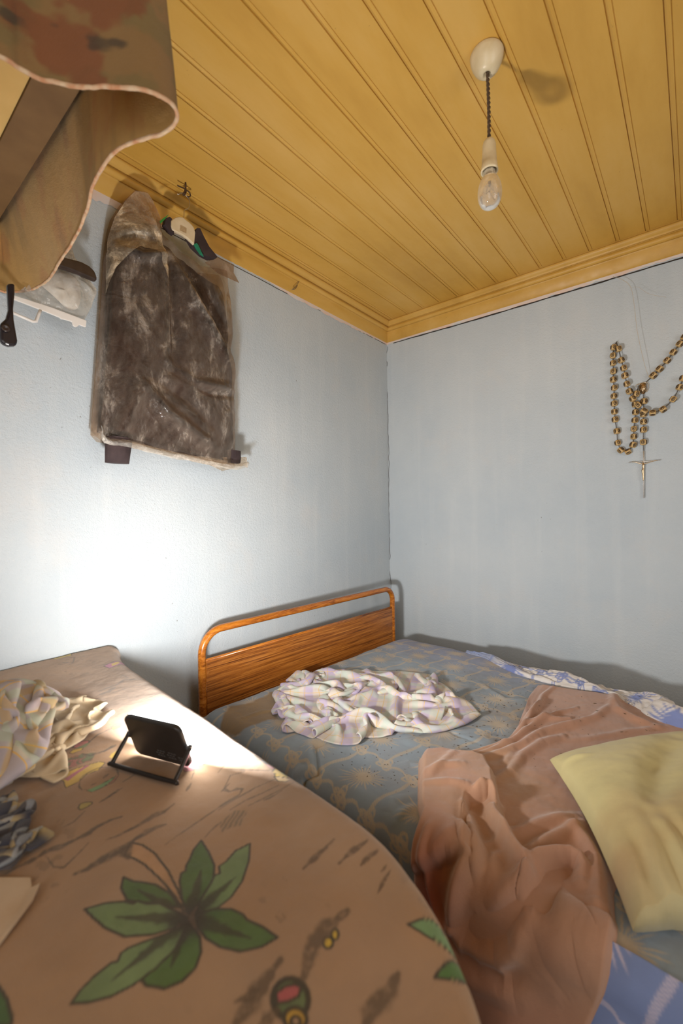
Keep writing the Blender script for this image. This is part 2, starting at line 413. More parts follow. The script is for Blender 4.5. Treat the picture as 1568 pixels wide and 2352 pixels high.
VE = 1.20; RE = .045           # near edge of the mattress, edge radius
def top_h(u, v):
    """height of the cover on the bed"""
    h = .572+.006*fbm(u*3.1, v*3.1, 21)
    h = h-.074*(1-sstep(0.0, .14, u-.01))
    h = h-.05*np.exp(-np.maximum(v-.0, 0)/.028)-.03*np.exp(-(np.maximum(u-.02, 0)/.3+np.maximum(v, 0)/.05))
    h = h-.02*sstep(.6, .95, u)*(1-sstep(.02, .25, v))
    h = h+.0028*fbm(u*11, v*11, 5)+.0012*np.abs(fbm(u*24, v*18, 6))
    h = h+.012*np.exp(-((u-.75)**2/.05+(v-1.0)**2/.012))*0
    return h
def surf(u, w, off=0.0):
    """unrolled bed cover: w<VE lies on top, beyond it hangs down the near side"""
    u = np.asarray(u, float); w = np.asarray(w, float); off = off+0*u
    q = (w-VE)/RE; a = np.clip(q, 0, math.pi/2)
    dn = np.maximum(w-VE-RE*math.pi/2, 0); dp = np.maximum(-w, 0)
    v = np.where(w < VE, w, VE+RE*np.sin(a)); v = np.where(w < 0, 0, v)
    h = top_h(u, np.clip(w, 0, VE))
    z = h-RE*(1-np.cos(a))-dn-dp
    nv, nz = np.sin(a), np.cos(a)
    nv = np.where(w < 0, -np.clip(dp/.02, 0, 1), nv)
    hang = sstep(0, .2, dn)
    v = v+hang*.010*np.sin(u*38+2*fbm(u*4, w*0, 2))+.02*hang
    P3 = L2W(u, v+off*nv, 0); P3[..., 2] = z+off*nz
    return P3
def unroll(px, py, zt=.59, vs=1.265):
    u, v = loc(px, py, zt)
    if v <= VE: return u, v
    uu, z = on_v(px, py, vs); return uu, VE+RE*math.pi/2+max(.53-z, -.05)

def paint_net(U, V, base, ink, seed=1, scale=1.0, rot=-.10, off=(.0, .0), knot=1.0):
    c, s = math.cos(rot), math.sin(rot)
    x = (U*c-V*s)/scale+off[0]; y = (U*s+V*c)/scale+off[1]
    x = x+.010*fbm(U*7, V*7, seed); y = y+.008*fbm(U*7+9, V*7, seed+1)
    Wc, Hc = .195, .165
    j = np.floor(y/Hc+.5); par = np.mod(j, 2)
    I = np.zeros_like(x)
    xr = x/Wc
    dy = np.abs(y-(j*Hc+.010*np.cos(2*math.pi*xr*2))); wd_ = .0042+.0016*np.sin(2*math.pi*xr*2)
    tw = .72+.28*np.sin((x*1.0+y*.8)*1400)
    I = np.maximum(I, (1-sstep(wd_*.7, wd_*1.15, dy))*tw)
    jr = np.floor(y/Hc); pr_ = np.mod(jr, 2)*.5
    i = np.round(xr-pr_); xv = (i+pr_)*Wc
    fy = y/Hc-jr
    dx = np.abs(x-xv-.010*np.sin(2*math.pi*fy)*.6); wv = .0036+.0028*np.sin(math.pi*fy)
    I = np.maximum(I, (1-sstep(wv*.7, wv*1.15, dx))*(.72+.28*np.sin((y*1.0+x*.8)*1400)))
    for pj_ in (0, 1):   # knots where uprights meet the lines
        jj = np.round(y/Hc); pq = np.mod(jj+pj_, 2)*.5
        ii = np.round(xr-pq); kx = x-(ii+pq)*Wc; ky = y-jj*Hc
        for ox, oy, rx, ry, an in ((.007, .004, .019, .011, .7), (-.008, .005, .017, .010, -.5), (.002, -.009, .015, .010, 1.3), (-.001, .0, .024, .008, .2)):
            ca, sa = math.cos(an), math.sin(an); ax_ = (kx-ox)*ca+(ky-oy)*sa; ay_ = -(kx-ox)*sa+(ky-oy)*ca
            r = np.hypot(ax_/rx, ay_/ry); I = np.maximum(I, knot*(1-sstep(.16, .30, np.abs(r-1)))*(.8+.2*np.sin(np.arctan2(ay_, ax_)*22)))
    jr = np.floor(y/Hc); ps = np.mod(jr, 2)*.5+.5
    i = np.round(xr-ps); sx_ = x-(i+ps)*Wc; sy_ = y-(jr+.5)*Hc
    r = np.hypot(sx_*.92, sy_*1.05); th = np.arctan2(sy_, sx_); nr = 26
    kf = (th/(2*math.pi)+.5)*nr; kk = np.floor(kf)
    hs = np.mod(np.sin((kk+1)*12.9898+i*7.1+jr*3.3)*43758.5453, 1.0)
    L = .036+.040*hs; ang = np.abs(kf-kk-.5)*2*(2*math.pi/nr)*.5*r
    st = (1-sstep(.0011, .0032, ang+r*.010))*(1-sstep(L*.7, L, r))+(1-sstep(.006, .022, r))*.9
    I = np.maximum(I, np.clip(st, 0, 1)*.95)
    I = np.clip(I, 0, 1)[..., None]
    return np.asarray(base)*(1-I)+np.asarray(ink)*I

def ridge(U, V, pl, h, w, taper=True):
    D, T = seg_dist(U, V, [tuple(p) for p in pl])
    g = np.exp(-(D/w)**2)
    return h*g*(np.sin(math.pi*np.clip(T, .04, .96))**.4 if taper else 1)

# the cover
un_ = 720; us = np.linspace(.012, 1.96, un_)
ws = np.concatenate([np.linspace(-.12, 0, 14)[:-1], np.linspace(0, 1.62, 640)])
U, Wv = np.meshgrid(us, ws, indexing='ij')
offs = np.zeros_like(U)
sr = [unroll(*p) for p in ((735, 1690), (712, 1700), (686, 1735), (672, 1790), (668, 1830), (672, 1900))]
offs += ridge(U, Wv, sr, .012, .020)
offs -= ridge(U, Wv, [(a+.026, b+.002) for a, b in sr], .010, .006)
for pl, h, w in (([(1000, 1760), (940, 1740), (880, 1760)], .004, .012), ([(960, 1690), (1050, 1672), (1130, 1665)], .004, .010), ([(1020, 1600), (1100, 1640), (1180, 1640)], .004, .014),
                 ([(905, 1690), (1010, 1665), (1100, 1700)], -.003, .008), ([(1100, 1560), (1160, 1600), (1210, 1600)], .004, .012), ([(560, 1640), (600, 1625), (640, 1622)], .006, .010), ([(860, 1850), (900, 1830), (960, 1815)], .007, .016), ([(880, 1900), (930, 1850), (960, 1840)], .006, .012)):
    offs += ridge(U, Wv, [unroll(*p) for p in pl], h, w)
base = np.zeros(U.shape+(3,)); base[:] = (.265, .325, .385)
f = fbm(U*4, Wv*4, 40)[..., None]
base = base*(1+.18*f)
nearfar = sstep(.1, .45, Wv)[..., None]
base = base*(nearfar)+np.array([.27, .30, .42])*(1-nearfar)
colc = paint_net(U, Wv, base, (.50, .42, .32), 3)
# brown water stain at the headboard corner, dust elsewhere
sp = [loc(*p) for p in ((500, 1655), (530, 1622), (580, 1610), (640, 1583), (650, 1600), (632, 1620), (636, 1648), (600, 1655), (570, 1668), (540, 1672))]
sd = poly_sd(U, Wv, sp)+.014*fbm(U*30, Wv*30, 9)
k = (1-sstep(-.006, .010, sd))[..., None]; colc = colc*(1-k*.85)+np.array([.26, .165, .07])*k*.85
d = np.clip(fbm(U*9, Wv*9, 51)*1.5+.25, 0, 1)*sstep(.35, .6, Wv)*(1-sstep(1.05, 1.2, Wv))*sstep(.35, .7, U); d = (d*.45)[..., None]
colc = colc*(1-d)+np.array([.30, .22, .14])*d
d = np.exp(-((U-loc(1135, 1695)[0])**2+(Wv-loc(1135, 1695)[1])**2)/.0009)*.7; d = (d*(.6+.8*fbm(U*60, Wv*60, 3)))[..., None].clip(0, 1)
colc = colc*(1-d)+np.array([.10, .055, .02])*d
M_cover = cloth_mat('printed_cotton_cover', dirt=.25, bump=.3)
cov = grid('bed_cover', surf(U, Wv, .004+offs), M_cover, None, colc, thick=.003)
tag(cov, 'blue grey bed cover with tan rope net and starburst print on the wood-grain bed', 'bed cover')

# turned back edge of the cover showing its white side, along the back wall
us = np.linspace(0, 1, 260); path = spline([loc(1068, 1499, .575)+(0,), loc(1120, 1512, .575)+(0,), loc(1180, 1540, .575)+(0,), loc(1240, 1558, .575)+(0,), loc(1300, 1572, .575)+(0,), loc(1355, 1583, .575)+(0,), loc(1440, 1612, .575)+(0,), loc(1510, 1640, .575)+(0,), loc(1568, 1665, .575)+(0,), (1.6, .22, 0), (1.9, .2, 0)], 260)[:, :2]
wid = np.interp(us, [0, .12, .25, .4, .5, .55, .62, .75, .9, 1], [.012, .032, .052, .064, .052, .036, .060, .085, .095, .085])
nt = 54; tv = np.linspace(-1, 1, nt)
P3 = np.zeros((260, nt, 3)); cc = np.zeros((260, nt, 3)); T = np.gradient(path, axis=0); T /= np.linalg.norm(T, axis=1)[:, None]; Nn = np.stack([-T[:, 1], T[:, 0]], -1)
for i in range(260):
    ph = tv*1.0; off_v = wid[i]*(tv*1.0)
    lu = path[i, 0]-Nn[i, 0]*off_v*.9; lv = path[i, 1]-Nn[i, 1]*off_v*.9-.012
    hh = wid[i]*.62*np.sqrt(np.clip(1-tv**2, 0, 1))
    s_ = us[i]*9
    hh = hh*(.75+.30*np.sin(s_*2.2+tv*3.0)+.25*fbm(np.full(nt, s_*1.7), tv*2.2, 12))+.010*np.abs(fbm(np.full(nt, s_*3), tv*4+s_, 14))
    b = L2W(lu, lv, 0); b[:, 2] = top_h(lu, np.clip(lv, 0, 2))+.004+np.maximum(hh, 0)
    b[:, 2] = np.where(np.abs(tv) > .97, b[:, 2]-.004, b[:, 2])
    P3[i] = b
    A = us[i]*1.75; cc[i] = 0
UU, VV = np.meshgrid(us*1.6, tv*.085, indexing='ij')
cc = paint_net(UU, VV+.02, np.array([.66, .625, .60]), (.17, .22, .46), 8, 1.35, 0.25, (.05, .06))
edge = (np.abs(VV+.03+.02*np.sin(UU*19)) < .006)[..., None]*.75*(us < .55)[:, None, None]; cc = cc*(1-edge)+np.array([.19, .24, .45])*edge
k0 = (1-sstep(.10, .2, us))[:, None, None]*.8; cc = cc*(1-k0)+np.array([.22, .28, .46])*k0
M_fold = cloth_mat('cover_white_underside', dirt=.12, bump=.3)
o = grid('folded_edge', P3, M_fold, cov, cc, thick=.002); tag(o, 'white underside of the cover with blue starbursts, rolled back in a long twist')

# pale blue lower sheet hanging over the near side at the right
n1, n2 = 200, 260
a = np.linspace(0, 1, n1)[:, None]; b = np.linspace(0, 1, n2)[None, :]
q1 = [unroll(*p, .60, 1.28) for p in ((1300, 2120), (1395, 2108), (1432, 2140), (1500, 2200), (1568, 2262))]+[(1.55, 1.33), (1.7, 1.36), (1.9, 1.38)]
q1[0] = (1.20, q1[1][1]); tp = np.array([np.interp(a[:, 0], np.linspace(0, 1, len(q1)), [p[k] for p in q1]) for k in (0, 1)])
tp[0] = np.interp(a[:, 0], [0, 1], [1.30, 1.9]); tp[1] = np.interp(tp[0], [p[0] for p in q1], [p[1] for p in q1])
UU = tp[0][:, None]+0*b; WW = tp[1][:, None]*(1-b)+1.7*b
of = .014+.010*np.exp(-b/.04)+.006*fbm(UU*9, WW*5, 31)+.008*np.sin((UU*1.0+WW*.5)*26+2*fbm(UU*3, WW*3, 3))*b
cs = paint_net(UU, WW, np.array([.20, .26, .47]), (.50, .46, .58), 5, 1.05, -.35, (.09, .10), 1.0)
low = grid('lower_sheet', surf(UU, WW, of), cloth_mat('pale_blue_print', bump=.25), None, cs, thick=.002)
tag(low, 'paler blue starburst print sheet hanging from the bed right of the salmon blanket', 'sheet')

# ------------------------------------------------------------------ salmon blanket
def blanket():
    n, mm = 420, 460
    zt = .585
    Lp = [unroll(*p, zt) for p in ((1236, 1572), (1215, 1600), (1203, 1635), (1180, 1685), (1152, 1702), (1060, 1728), (1000, 1738), (966, 1740), (961, 1785))]
    Lp += [(.939, 1.164), (.975, 1.21), (.990, 1.25), (.998, 1.30), (1.022, 1.345), (1.055, 1.385), (1.10, 1.43), (1.145, 1.49), (1.20, 1.62)]
    Rp = [(1.50, .10), (1.55, .2), (1.58, .3), (1.62, .42), (1.62, .55), (1.62, .65), (1.60, .75), (1.52, .86), (1.44, .95), (1.36, 1.03), (1.322, 1.10), (1.328, 1.16), (1.342, 1.21), (1.340, 1.25), (1.325, 1.30), (1.305, 1.36), (1.28, 1.45), (1.27, 1.62)]
    la = spline([(p[0], p[1], 0) for p in Lp], mm)[:, :2]; ra = spline([(p[0], p[1], 0) for p in Rp], mm)[:, :2]
    s = np.linspace(0, 1, n)[:, None]
    UU = la[None, :, 0]*(1-s)+ra[None, :, 0]*s; WW = la[None, :, 1]*(1-s)+ra[None, :, 1]*s
    # top edge passes under the rolled cover
    tb = np.linspace(0, 1, mm)[None, :]
    of = .010+.006*fbm(UU*5, WW*5, 60)+.0015*fbm(UU*30, WW*30, 61)
    def R(pts, h, w): return ridge(UU, WW, [unroll(*p, zt) for p in pts], h, w)
    def Q(pts, h, w): return R([(940+x/3.267, 1540+y/3.267) for x, y in pts], h, w)
    # turned over flap at the near left corner
    fl = [unroll(940+x/3.267, 1540+y/3.267, zt) for x, y in ((66, 655), (250, 645), (400, 668), (580, 700), (640, 830), (672, 1020), (655, 1090), (590, 1000), (450, 1010), (420, 1200), (400, 1500), (60, 1500))]
    sd = poly_sd(UU, WW, fl); of = of+.030*(1-sstep(-.014, .003, sd))
    for pts, h, w in (
        ([(180, 640), (420, 612), (700, 545), (860, 430), (1000, 380), (1200, 370)], .016, .009), ([(400, 668), (600, 610), (760, 545), (950, 420), (1100, 330), (1250, 290)], .013, .008),
        ([(690, 525), (800, 420), (860, 330), (880, 220), (960, 110)], .018, .009), ([(760, 500), (880, 400), (960, 280), (1000, 200), (1080, 130)], .012, .008), ([(840, 400), (940, 300), (1000, 240)], .010, .006),
        ([(470, 680), (700, 620), (860, 560), (1000, 480), (1200, 420), (1400, 360), (1540, 250)], .016, .012), ([(640, 830), (760, 760), (850, 640), (1000, 550), (1150, 500)], .013, .013),
        ([(1550, 170), (1530, 240), (1570, 310), (1700, 380), (1850, 430)], .016, .016), ([(700, 720), (780, 620)], .009, .012), ([(1380, 620), (1650, 560), (1950, 540)], .009, .010), ([(1250, 520), (1600, 470), (1950, 430)], .006, .012),
        ([(590, 1000), (540, 975), (470, 1010)], .012, .008), ([(520, 980), (600, 970), (665, 1040), (655, 1100)], .016, .008),
        ([(610, 1040), (640, 1150), (700, 1260), (760, 1370), (820, 1480), (868, 1560)], .040, .013), ([(420, 1090), (450, 1180), (425, 1330), (395, 1480), (365, 1620), (350, 1760), (355, 1850)], .030, .013),
        ([(878, 1570), (900, 1500), (980, 1465), (1100, 1445), (1210, 1445), (1280, 1480), (1305, 1540), (1290, 1640)], .034, .012), ([(740, 1540), (765, 1640), (730, 1730), (660, 1800), (590, 1850)], .020, .016),
        ([(860, 1450), (930, 1370), (1050, 1290), (1150, 1240), (1310, 1160)], .018, .014), ([(750, 1250), (850, 1215), (1000, 1160), (1150, 1120), (1290, 1095)], .013, .014),
        ([(1250, 1200), (1330, 1320), (1400, 1460), (1420, 1640), (1400, 1800)], .022, .014), ([(560, 1350), (640, 1330), (700, 1290)], .009, .014), ([(540, 1450), (640, 1420), (720, 1400)], .008, .012),
        ([(180, 1500), (230, 1400), (330, 1310), (420, 1270)], .016, .014), ([(90, 1290), (110, 1420), (160, 1540), (230, 1720), (300, 1880), (380, 2080), (470, 2280)], .014, .007),
        ([(350, 1880), (440, 1990), (560, 2070), (700, 2110), (800, 2040), (850, 1920)], .026, .016), ([(1000, 2150), (1200, 2080), (1380, 1960), (1440, 1850)], .022, .040), ([(430, 2200), (640, 2250), (840, 2330)], .016, .022),
        ([(100, 860), (250, 800), (400, 790)], .006, .010), ([(100, 940), (300, 930), (430, 950)], .008, .010), ([(150, 890), (200, 830), (330, 700)], .006, .010)):
        of = of+Q(pts, h, w)
    for pts, h, w in (([(880, 1710), (960, 1640), (1080, 1540), (1200, 1490)], .022, .012), ([(540, 1890), (700, 1870), (860, 1750)], .022, .020), ([(410, 1980), (560, 2100), (760, 2200)], .018, .022),
        ([(400, 1100), (390, 1200), (400, 1000)], .010, .014), ([(210, 1500), (270, 1400), (380, 1340)], .014, .012), ([(700, 1130), (780, 1050), (760, 1200)], .004, .02)):
        of = of-Q(pts, h, w)
    hem = np.minimum(s, 1-s)*3; of = np.maximum(of, .008)*(.35+.65*sstep(.0, .10, hem))
    of = of+.030*sstep(VE-.05, VE+.25, WW)
    P3 = surf(UU, WW, of+.002)
    col = np.zeros(P3.shape); col[:] = (.43, .235, .155)
    r = sstep(.1, .45, fbm(UU*3.1, WW*3.1, 71)+.15)[..., None]
    col = col*(1-.35*r)+np.array([.40, .25, .13])*.35*r
    rp = unroll(995, 2050, zt); e = np.exp(-(((UU-rp[0])/.05)**2+((WW-rp[1])/.07)**2))[..., None]*.75
    col = col*(1-e)+np.array([.28, .045, .035])*e
    lo = sstep(1.27, 1.45, WW)[..., None]*.45; col = col*(1-lo)+np.array([.42, .18, .15])*lo
    t = cloth_mat('salmon_fleece', dirt=.10, bump=.35, weave=700, sheen=.35)
    return grid('blanket', P3, t, None, col, thick=.004)
bl = blanket(); tag(bl, 'salmon pink fleece blanket bunched over the right half of the wood-grain bed', 'blanket')

# ------------------------------------------------------------------ yellow pillow
def pillow():
    A = np.array(loc(1262, 1750, .60)); B = np.array(loc(1455, 2100, .63)); C = A+np.array([.42, -.50])*1.0
    n, mm = 120, 120
    a = np.linspace(0, 1, n)[:, None]; b = np.linspace(0, 1, mm)[None, :]
    D = C+(B-A)*1.02
    def surface(sgn):
        inn = .030*np.sin(math.pi*b)*(a > .5)*0
        Ux = (1-a)*(1-b)*A[0]+a*(1-b)*B[0]+(1-a)*b*C[0]+a*b*D[0]
        Vx = (1-a)*(1-b)*A[1]+a*(1-b)*B[1]+(1-a)*b*C[1]+a*b*D[1]
        # sides curve inwards
        ctr = (A+D)/2; pin = .09*(np.sin(math.pi*a)*(np.abs(b-.5)*2)**2*.5+np.sin(math.pi*b)*(np.abs(a-.5)*2)**2*.25*(a < .5))
        Ux = Ux+(ctr[0]-Ux)*pin; Vx = Vx+(ctr[1]-Vx)*pin
        Vx = Vx+.010*fbm(b*14+0*a, a*0+2.0+0*b, 5)*sstep(.85, 1, a)
        e = (np.clip(4*a*(1-a*.93), 0, 1)**.45)*(np.clip(4*b*(1-b), 0, 1)**.38)
        T = .115 if sgn > 0 else .02
        gath = .006*np.sin(b*85+4*fbm(b*8+0*a, a*2, 4))*sstep(.62, .97, a)*(sgn > 0)
        fol = .007*fbm(Ux*9, Vx*9, 15)+ridge(Ux, Vx, [loc(1560, 1720, .68), loc(1510, 1790, .68), loc(1500, 1870, .68)], -.02, .03)
        fol = fol+ridge(Ux, Vx, [loc(1285, 1765, .62), loc(1350, 1760, .64)], .006, .01)+ridge(Ux, Vx, [loc(1300, 1790, .62), loc(1330, 1850, .62), loc(1370, 1930, .62)], .008, .014)
        z = .606+sgn*T*e+(fol+gath)*(sgn > 0)*np.clip(e*2+.15, 0, 1)
        P3 = L2W(Ux, Vx, 0); P3[..., 2] = z; return P3, Ux, Vx
    T_, Ux, Vx = surface(1); B_, _, _ = surface(-1)
    P3 = np.concatenate([T_, B_[::-1]], 0)
    col = np.zeros(T_.shape); col[:] = (.52, .45, .22)
    o1 = np.clip(fbm(Ux*6, Vx*6, 33)*2, 0, 1)[..., None]*.55; col = col*(1-o1)+np.array([.46, .31, .14])*o1
    e = np.exp(-(((Ux-loc(1420, 1960, .68)[0])/.06)**2+((Vx-loc(1420, 1960, .68)[1])/.07)**2))[..., None]*.55; col = col*(1-e)+np.array([.48, .27, .13])*e
    e = sstep(.8, 1, a+0*b)[..., None]*.5; col = col*(1-e)+np.array([.55, .50, .30])*e
    cc = np.concatenate([col, col[::-1]], 0)
    return grid('pillow', P3, cloth_mat('yellow_pillowcase', dirt=.12, bump=.3), None, cc)
pw = pillow(); tag(pw, 'stained pale yellow pillow with a gathered open end lying on the salmon blanket', 'pillow')

# ------------------------------------------------------------------ near bed: mattress stack and printed sheet
ZF = .82
EDGE = [(.02, -1.700), (.05, -1.703), (.09, -1.722), (.2, -1.745), (.45, -1.768), (.66, -1.786), (.915, -1.812), (1.05, -1.822), (1.163, -1.838), (1.235, -1.865), (1.287, -1.893), (1.330, -1.925), (1.363, -1.957), (1.385, -1.992), (1.405, -2.04), (1.42, -2.11), (1.43, -2.2), (1.44, -2.4)]
_ex = spline([(a, b, 0) for a, b in EDGE], 400)
def y_edge(x): return np.interp(x, _ex[:, 0], _ex[:, 1])
def fg_h(X, Y):
    h = ZF+.012*(1-sstep(.0, .3, X))+.0035*fbm(X*5, Y*5, 80)+.0016*fbm(X*18, Y*18, 81)
    return h
FN = [0]
def near_print(X, Y):
    """cartoon beach print of the sheet: palm leaves, driftwood strokes, fruit"""
    def at(p): q = un(p[0], p[1], z=ZF); return (q[0], q[1])
    def c7(p): return at((p[0]/1.96, 1900+p[1]/1.96))
    def c7b(p): return at((560+p[0]/3.136, 2080+p[1]/3.136))
    def c6(p): return at((500+p[0]/3.409, 1700+p[1]/3.409))
    def c3(p): return at((p[0]/4.9, 1700+p[1]/4.9))
    def c4(p): return at((300+p[0]/4.612, 1800+p[1]/4.612))
    def c5(p): return at((60+p[0]/4.356, 1600+p[1]/4.356))
    def c8(p): return at((p[0]/4.9, 1420+p[1]/4.9))
    def cl(p): return at((250+p[0]/6.27, 1590+p[1]/6.27))
    col = np.zeros(X.shape+(3,)); col[:] = (.36, .225, .130)
    f = fbm(X*4, Y*4, 90)[..., None]; col = col*(1+.22*f)
    o = sstep(.0, .5, fbm(X*3+4, Y*5, 91))[..., None]*.35; col = col*(1-o)+np.array([.36, .185, .07])*o
    o = sstep(.05, .5, fbm(X*2.3+1, Y*3+5, 95))[..., None]*.35; col = col*(1-o)+np.array([.38, .27, .20])*o
    def box(pts, pad):
        xs = [p[0] for p in pts]; ys = [p[1] for p in pts]
        return (X > min(xs)-pad) & (X < max(xs)+pad) & (Y > min(ys)-pad) & (Y < max(ys)+pad)
    def blend(mk, k, c):
        k = k[..., None]; col[mk] = col[mk]*(1-k)+np.asarray(c)*k
    def leaf(pts, c, cv=None, ow=.0016, inkc=(.06, .045, .025)):
        mk = box(pts, .01); x, y = X[mk], Y[mk]
        if x.size == 0: return
        d = poly_sd(x, y, pts); n = 1+.22*fbm(x*40, y*40, 7)
        blend(mk, 1-sstep(-.0008, .0008, d), c); col[mk] *= np.where(d < 0, n, 1)[..., None]
        if cv:
            D, T = seg_dist(x, y, cv); w = .010*(1-T)+.001
            w = w*(1+.6*fbm(x*130, y*130, 5)); blend(mk, (1-sstep(w*.5, w*1.3, D))*(d < 0)*.8, (.055, .04, .02))
        if ow: blend(mk, 1-sstep(ow*.5, ow*1.3, np.abs(d)), inkc)
    def stroke(pts, w, c=(.10, .07, .045), k=.85, rag=.7, taper=True):
        mk = box(pts, w*2.5); x, y = X[mk], Y[mk]
        if x.size == 0: return
        D, T = seg_dist(x, y, pts); ww = w*(.35+.65*np.sin(math.pi*np.clip(T, .02, .98))) if taper else w
        ww = ww*(1+rag*fbm(x*90, y*90, 3)); blend(mk, (1-sstep(ww*.45, ww*1.15, D))*k*np.clip(1+.8*fbm(x*160, y*160, 9), 0, 1), c)
    G1 = (.085, .14, .035); G2 = (.17, .235, .095)
    ctr = c7((850, 420))
    leaf([c7(p) for p in ((555, 230), (600, 250), (700, 265), (760, 300), (815, 370), (760, 365), (700, 350), (620, 345), (570, 335), (545, 280))], G1, [ctr, c7((620, 290))])
    leaf([c7(p) for p in ((380, 372), (470, 350), (560, 343), (600, 352), (620, 340), (660, 352), (720, 350), (790, 385), (845, 420), (780, 465), (690, 490), (560, 497), (470, 455), (420, 415))], G2, [ctr, c7((520, 410))])
    leaf([c7(p) for p in ((840, 430), (900, 500), (905, 570), (880, 640), (820, 700), (740, 738), (660, 727), (635, 700), (700, 600))], G1, [ctr, c7((770, 640))])
    leaf([c7(p) for p in ((320, 800), (360, 740), (430, 670), (500, 615), (530, 610), (545, 570), (575, 550), (640, 525), (760, 485), (845, 440), (790, 560), (700, 650), (600, 722), (500, 772), (400, 795))], G2, [ctr, c7((500, 700))])
    leaf([c7(p) for p in ((880, 400), (960, 375), (1040, 375), (1090, 395), (1110, 418), (1180, 450), (1250, 500), (1180, 540), (1080, 562), (990, 545), (930, 510), (890, 460))], G1, [ctr, c7((1130, 500))])
    leaf([c7(p) for p in ((905, 65), (940, 120), (965, 180), (960, 250), (900, 340), (850, 400), (820, 340), (808, 250), (815, 215), (835, 205), (838, 180), (855, 150), (870, 110))], G1, [ctr, c7((905, 200))])
    leaf([c7(p) for p in ((1125, 80), (1120, 160), (1090, 250), (1040, 320), (980, 370), (880, 400), (905, 330), (950, 260), (965, 225), (990, 215), (985, 185), (1020, 160), (1060, 115))], G2, [ctr, c7((1060, 230))])
    mk = box([ctr], .06); x, y = X[mk], Y[mk]; r = np.hypot(x-ctr[0], y-ctr[1]); blend(mk, (1-sstep(.008, .034, r*(1+.5*fbm(x*60, y*60, 4))))*.85, (.05, .035, .02))
    leaf([c7(p) for p in ((560, 130), (590, 75), (640, 88), (700, 130), (760, 210), (800, 290), (838, 385), (828, 388), (790, 320), (730, 250), (650, 175), (600, 145))], (.42, .24, .12))
    leaf([c7b(p) for p in ((1180, 145), (1270, 110), (1350, 103), (1400, 120), (1480, 200), (1560, 330), (1500, 310), (1450, 290), (1340, 240), (1230, 175))], (.18, .30, .13))
    leaf([c7b(p) for p in ((1370, 520), (1430, 440), (1500, 370), (1600, 330), (1640, 420), (1560, 520), (1510, 537))], (.10, .20, .05))
    leaf([c7(p) for p in ((-60, 700), (-10, 720), (30, 780), (55, 860), (50, 900), (-80, 900))], (.07, .13, .04))
    # fruit at the bottom
    def ell(c, rx, ry, n=18, f=c7b): return [f((c[0]+rx*math.cos(t), c[1]+ry*math.sin(t))) for t in np.linspace(0, 2*math.pi, n)[:-1]]
    leaf(ell((335, 680), 130, 145), (.12, .15, .06), None, .003)
    leaf([c7b(p) for p in ((230, 640), (300, 590), (370, 575), (415, 600), (390, 660), (320, 700), (240, 715))], (.42, .10, .10))
    leaf(ell((370, 820), 82, 80), (.48, .28, .04), None, .0022); leaf(ell((372, 835), 36, 34), (.38, .24, .14), None, .0018)
    leaf(ell((655, 205), 26, 40), (.50, .33, .04)); leaf(ell((605, 265), 36, 42), (.50, .33, .04))
    for pts, w in (([(750, 40), (680, 90), (590, 150), (540, 230), (490, 300), (460, 400), (430, 520)], .011), ([(1110, 480), (1040, 600), (970, 690), (900, 800), (860, 900)], .010), ([(260, 400), (160, 560), (80, 660), (0, 780), (-60, 860)], .010),
                   ([(-60, 700), (60, 640), (100, 620)], .006), ([(240, 760), (180, 820), (120, 860)], .009)):
        stroke([c7b(p) for p in pts], w, (.12, .075, .04))
    for pts, w in (([(910, 785), (800, 890), (670, 1015)], .0055), ([(1180, 790), (1100, 850), (1040, 890), (950, 975)], .0055), ([(1250, 880), (1180, 930), (1120, 990)], .0055), ([(1350, 1030), (1300, 1110), (1250, 1200)], .0028), ([(1320, 990), (1280, 1040)], .003)):
        stroke([c6(p) for p in pts], w, (.12, .07, .035))
    for pts, w in (([(1370, 860), (1250, 900), (1100, 980), (1000, 1050), (850, 1120), (700, 1200), (500, 1270), (330, 1370), (200, 1430), (60, 1510)], .006), ([(1568, 960), (1350, 1070), (1200, 1130)], .0032), ([(1600, 1080), (1450, 1180), (1280, 1290), (1150, 1350), (1000, 1450), (850, 1510)], .008),
                   ([(960, 800), (830, 930), (700, 1000)], .0018), ([(1330, 550), (1200, 650), (1120, 700)], .0022), ([(520, 1310), (600, 1430), (720, 1440), (880, 1290), (1000, 1160)], .0018), ([(1560, 350), (1450, 430), (1380, 470)], .0022)):
        stroke([c3(p) for p in pts], w)
    leaf([c3(p) for p in ((880, 770), (900, 730), (960, 705), (1030, 700), (1040, 715), (980, 760), (900, 795))], (.42, .32, .08), None, .0012)
    for pts, w in (([(460, 215), (350, 300), (240, 340), (100, 440), (-20, 505)], .0055), ([(370, 440), (280, 470), (180, 520), (80, 590), (-10, 640)], .0058), ([(970, 80), (1060, 95), (1120, 60), (1190, 70), (1150, 130), (1000, 215), (850, 320), (680, 430), (500, 560), (360, 670)], .0022), ([(1568, 20), (1400, 110), (1200, 205), (1050, 300)], .0020), ([(930, 440), (850, 510), (780, 590)], .0022), ([(1600, 80), (1480, 160), (1410, 190)], .0024), ([(640, 0), (590, 75)], .003), ([(20, 640), (-60, 740), (-20, 800)], .008), ([(1050, 0), (1000, 50), (960, 90)], .003)):
        stroke([c4(p) for p in pts], w, (.13, .085, .05))
    hp = [c4(p) for p in ((935, 435), (1110, 300), (1232, 305), (1225, 345), (1190, 380), (1165, 465), (1060, 480), (965, 530))]
    mk = box(hp, .005); x, y = X[mk], Y[mk]; d = poly_sd(x, y, hp); blend(mk, (1-sstep(-.001, .001, d))*(.5+.45*np.sin(x*900+y*500+3*fbm(x*80, y*80, 2))).clip(.15, .9), (.16, .11, .06))
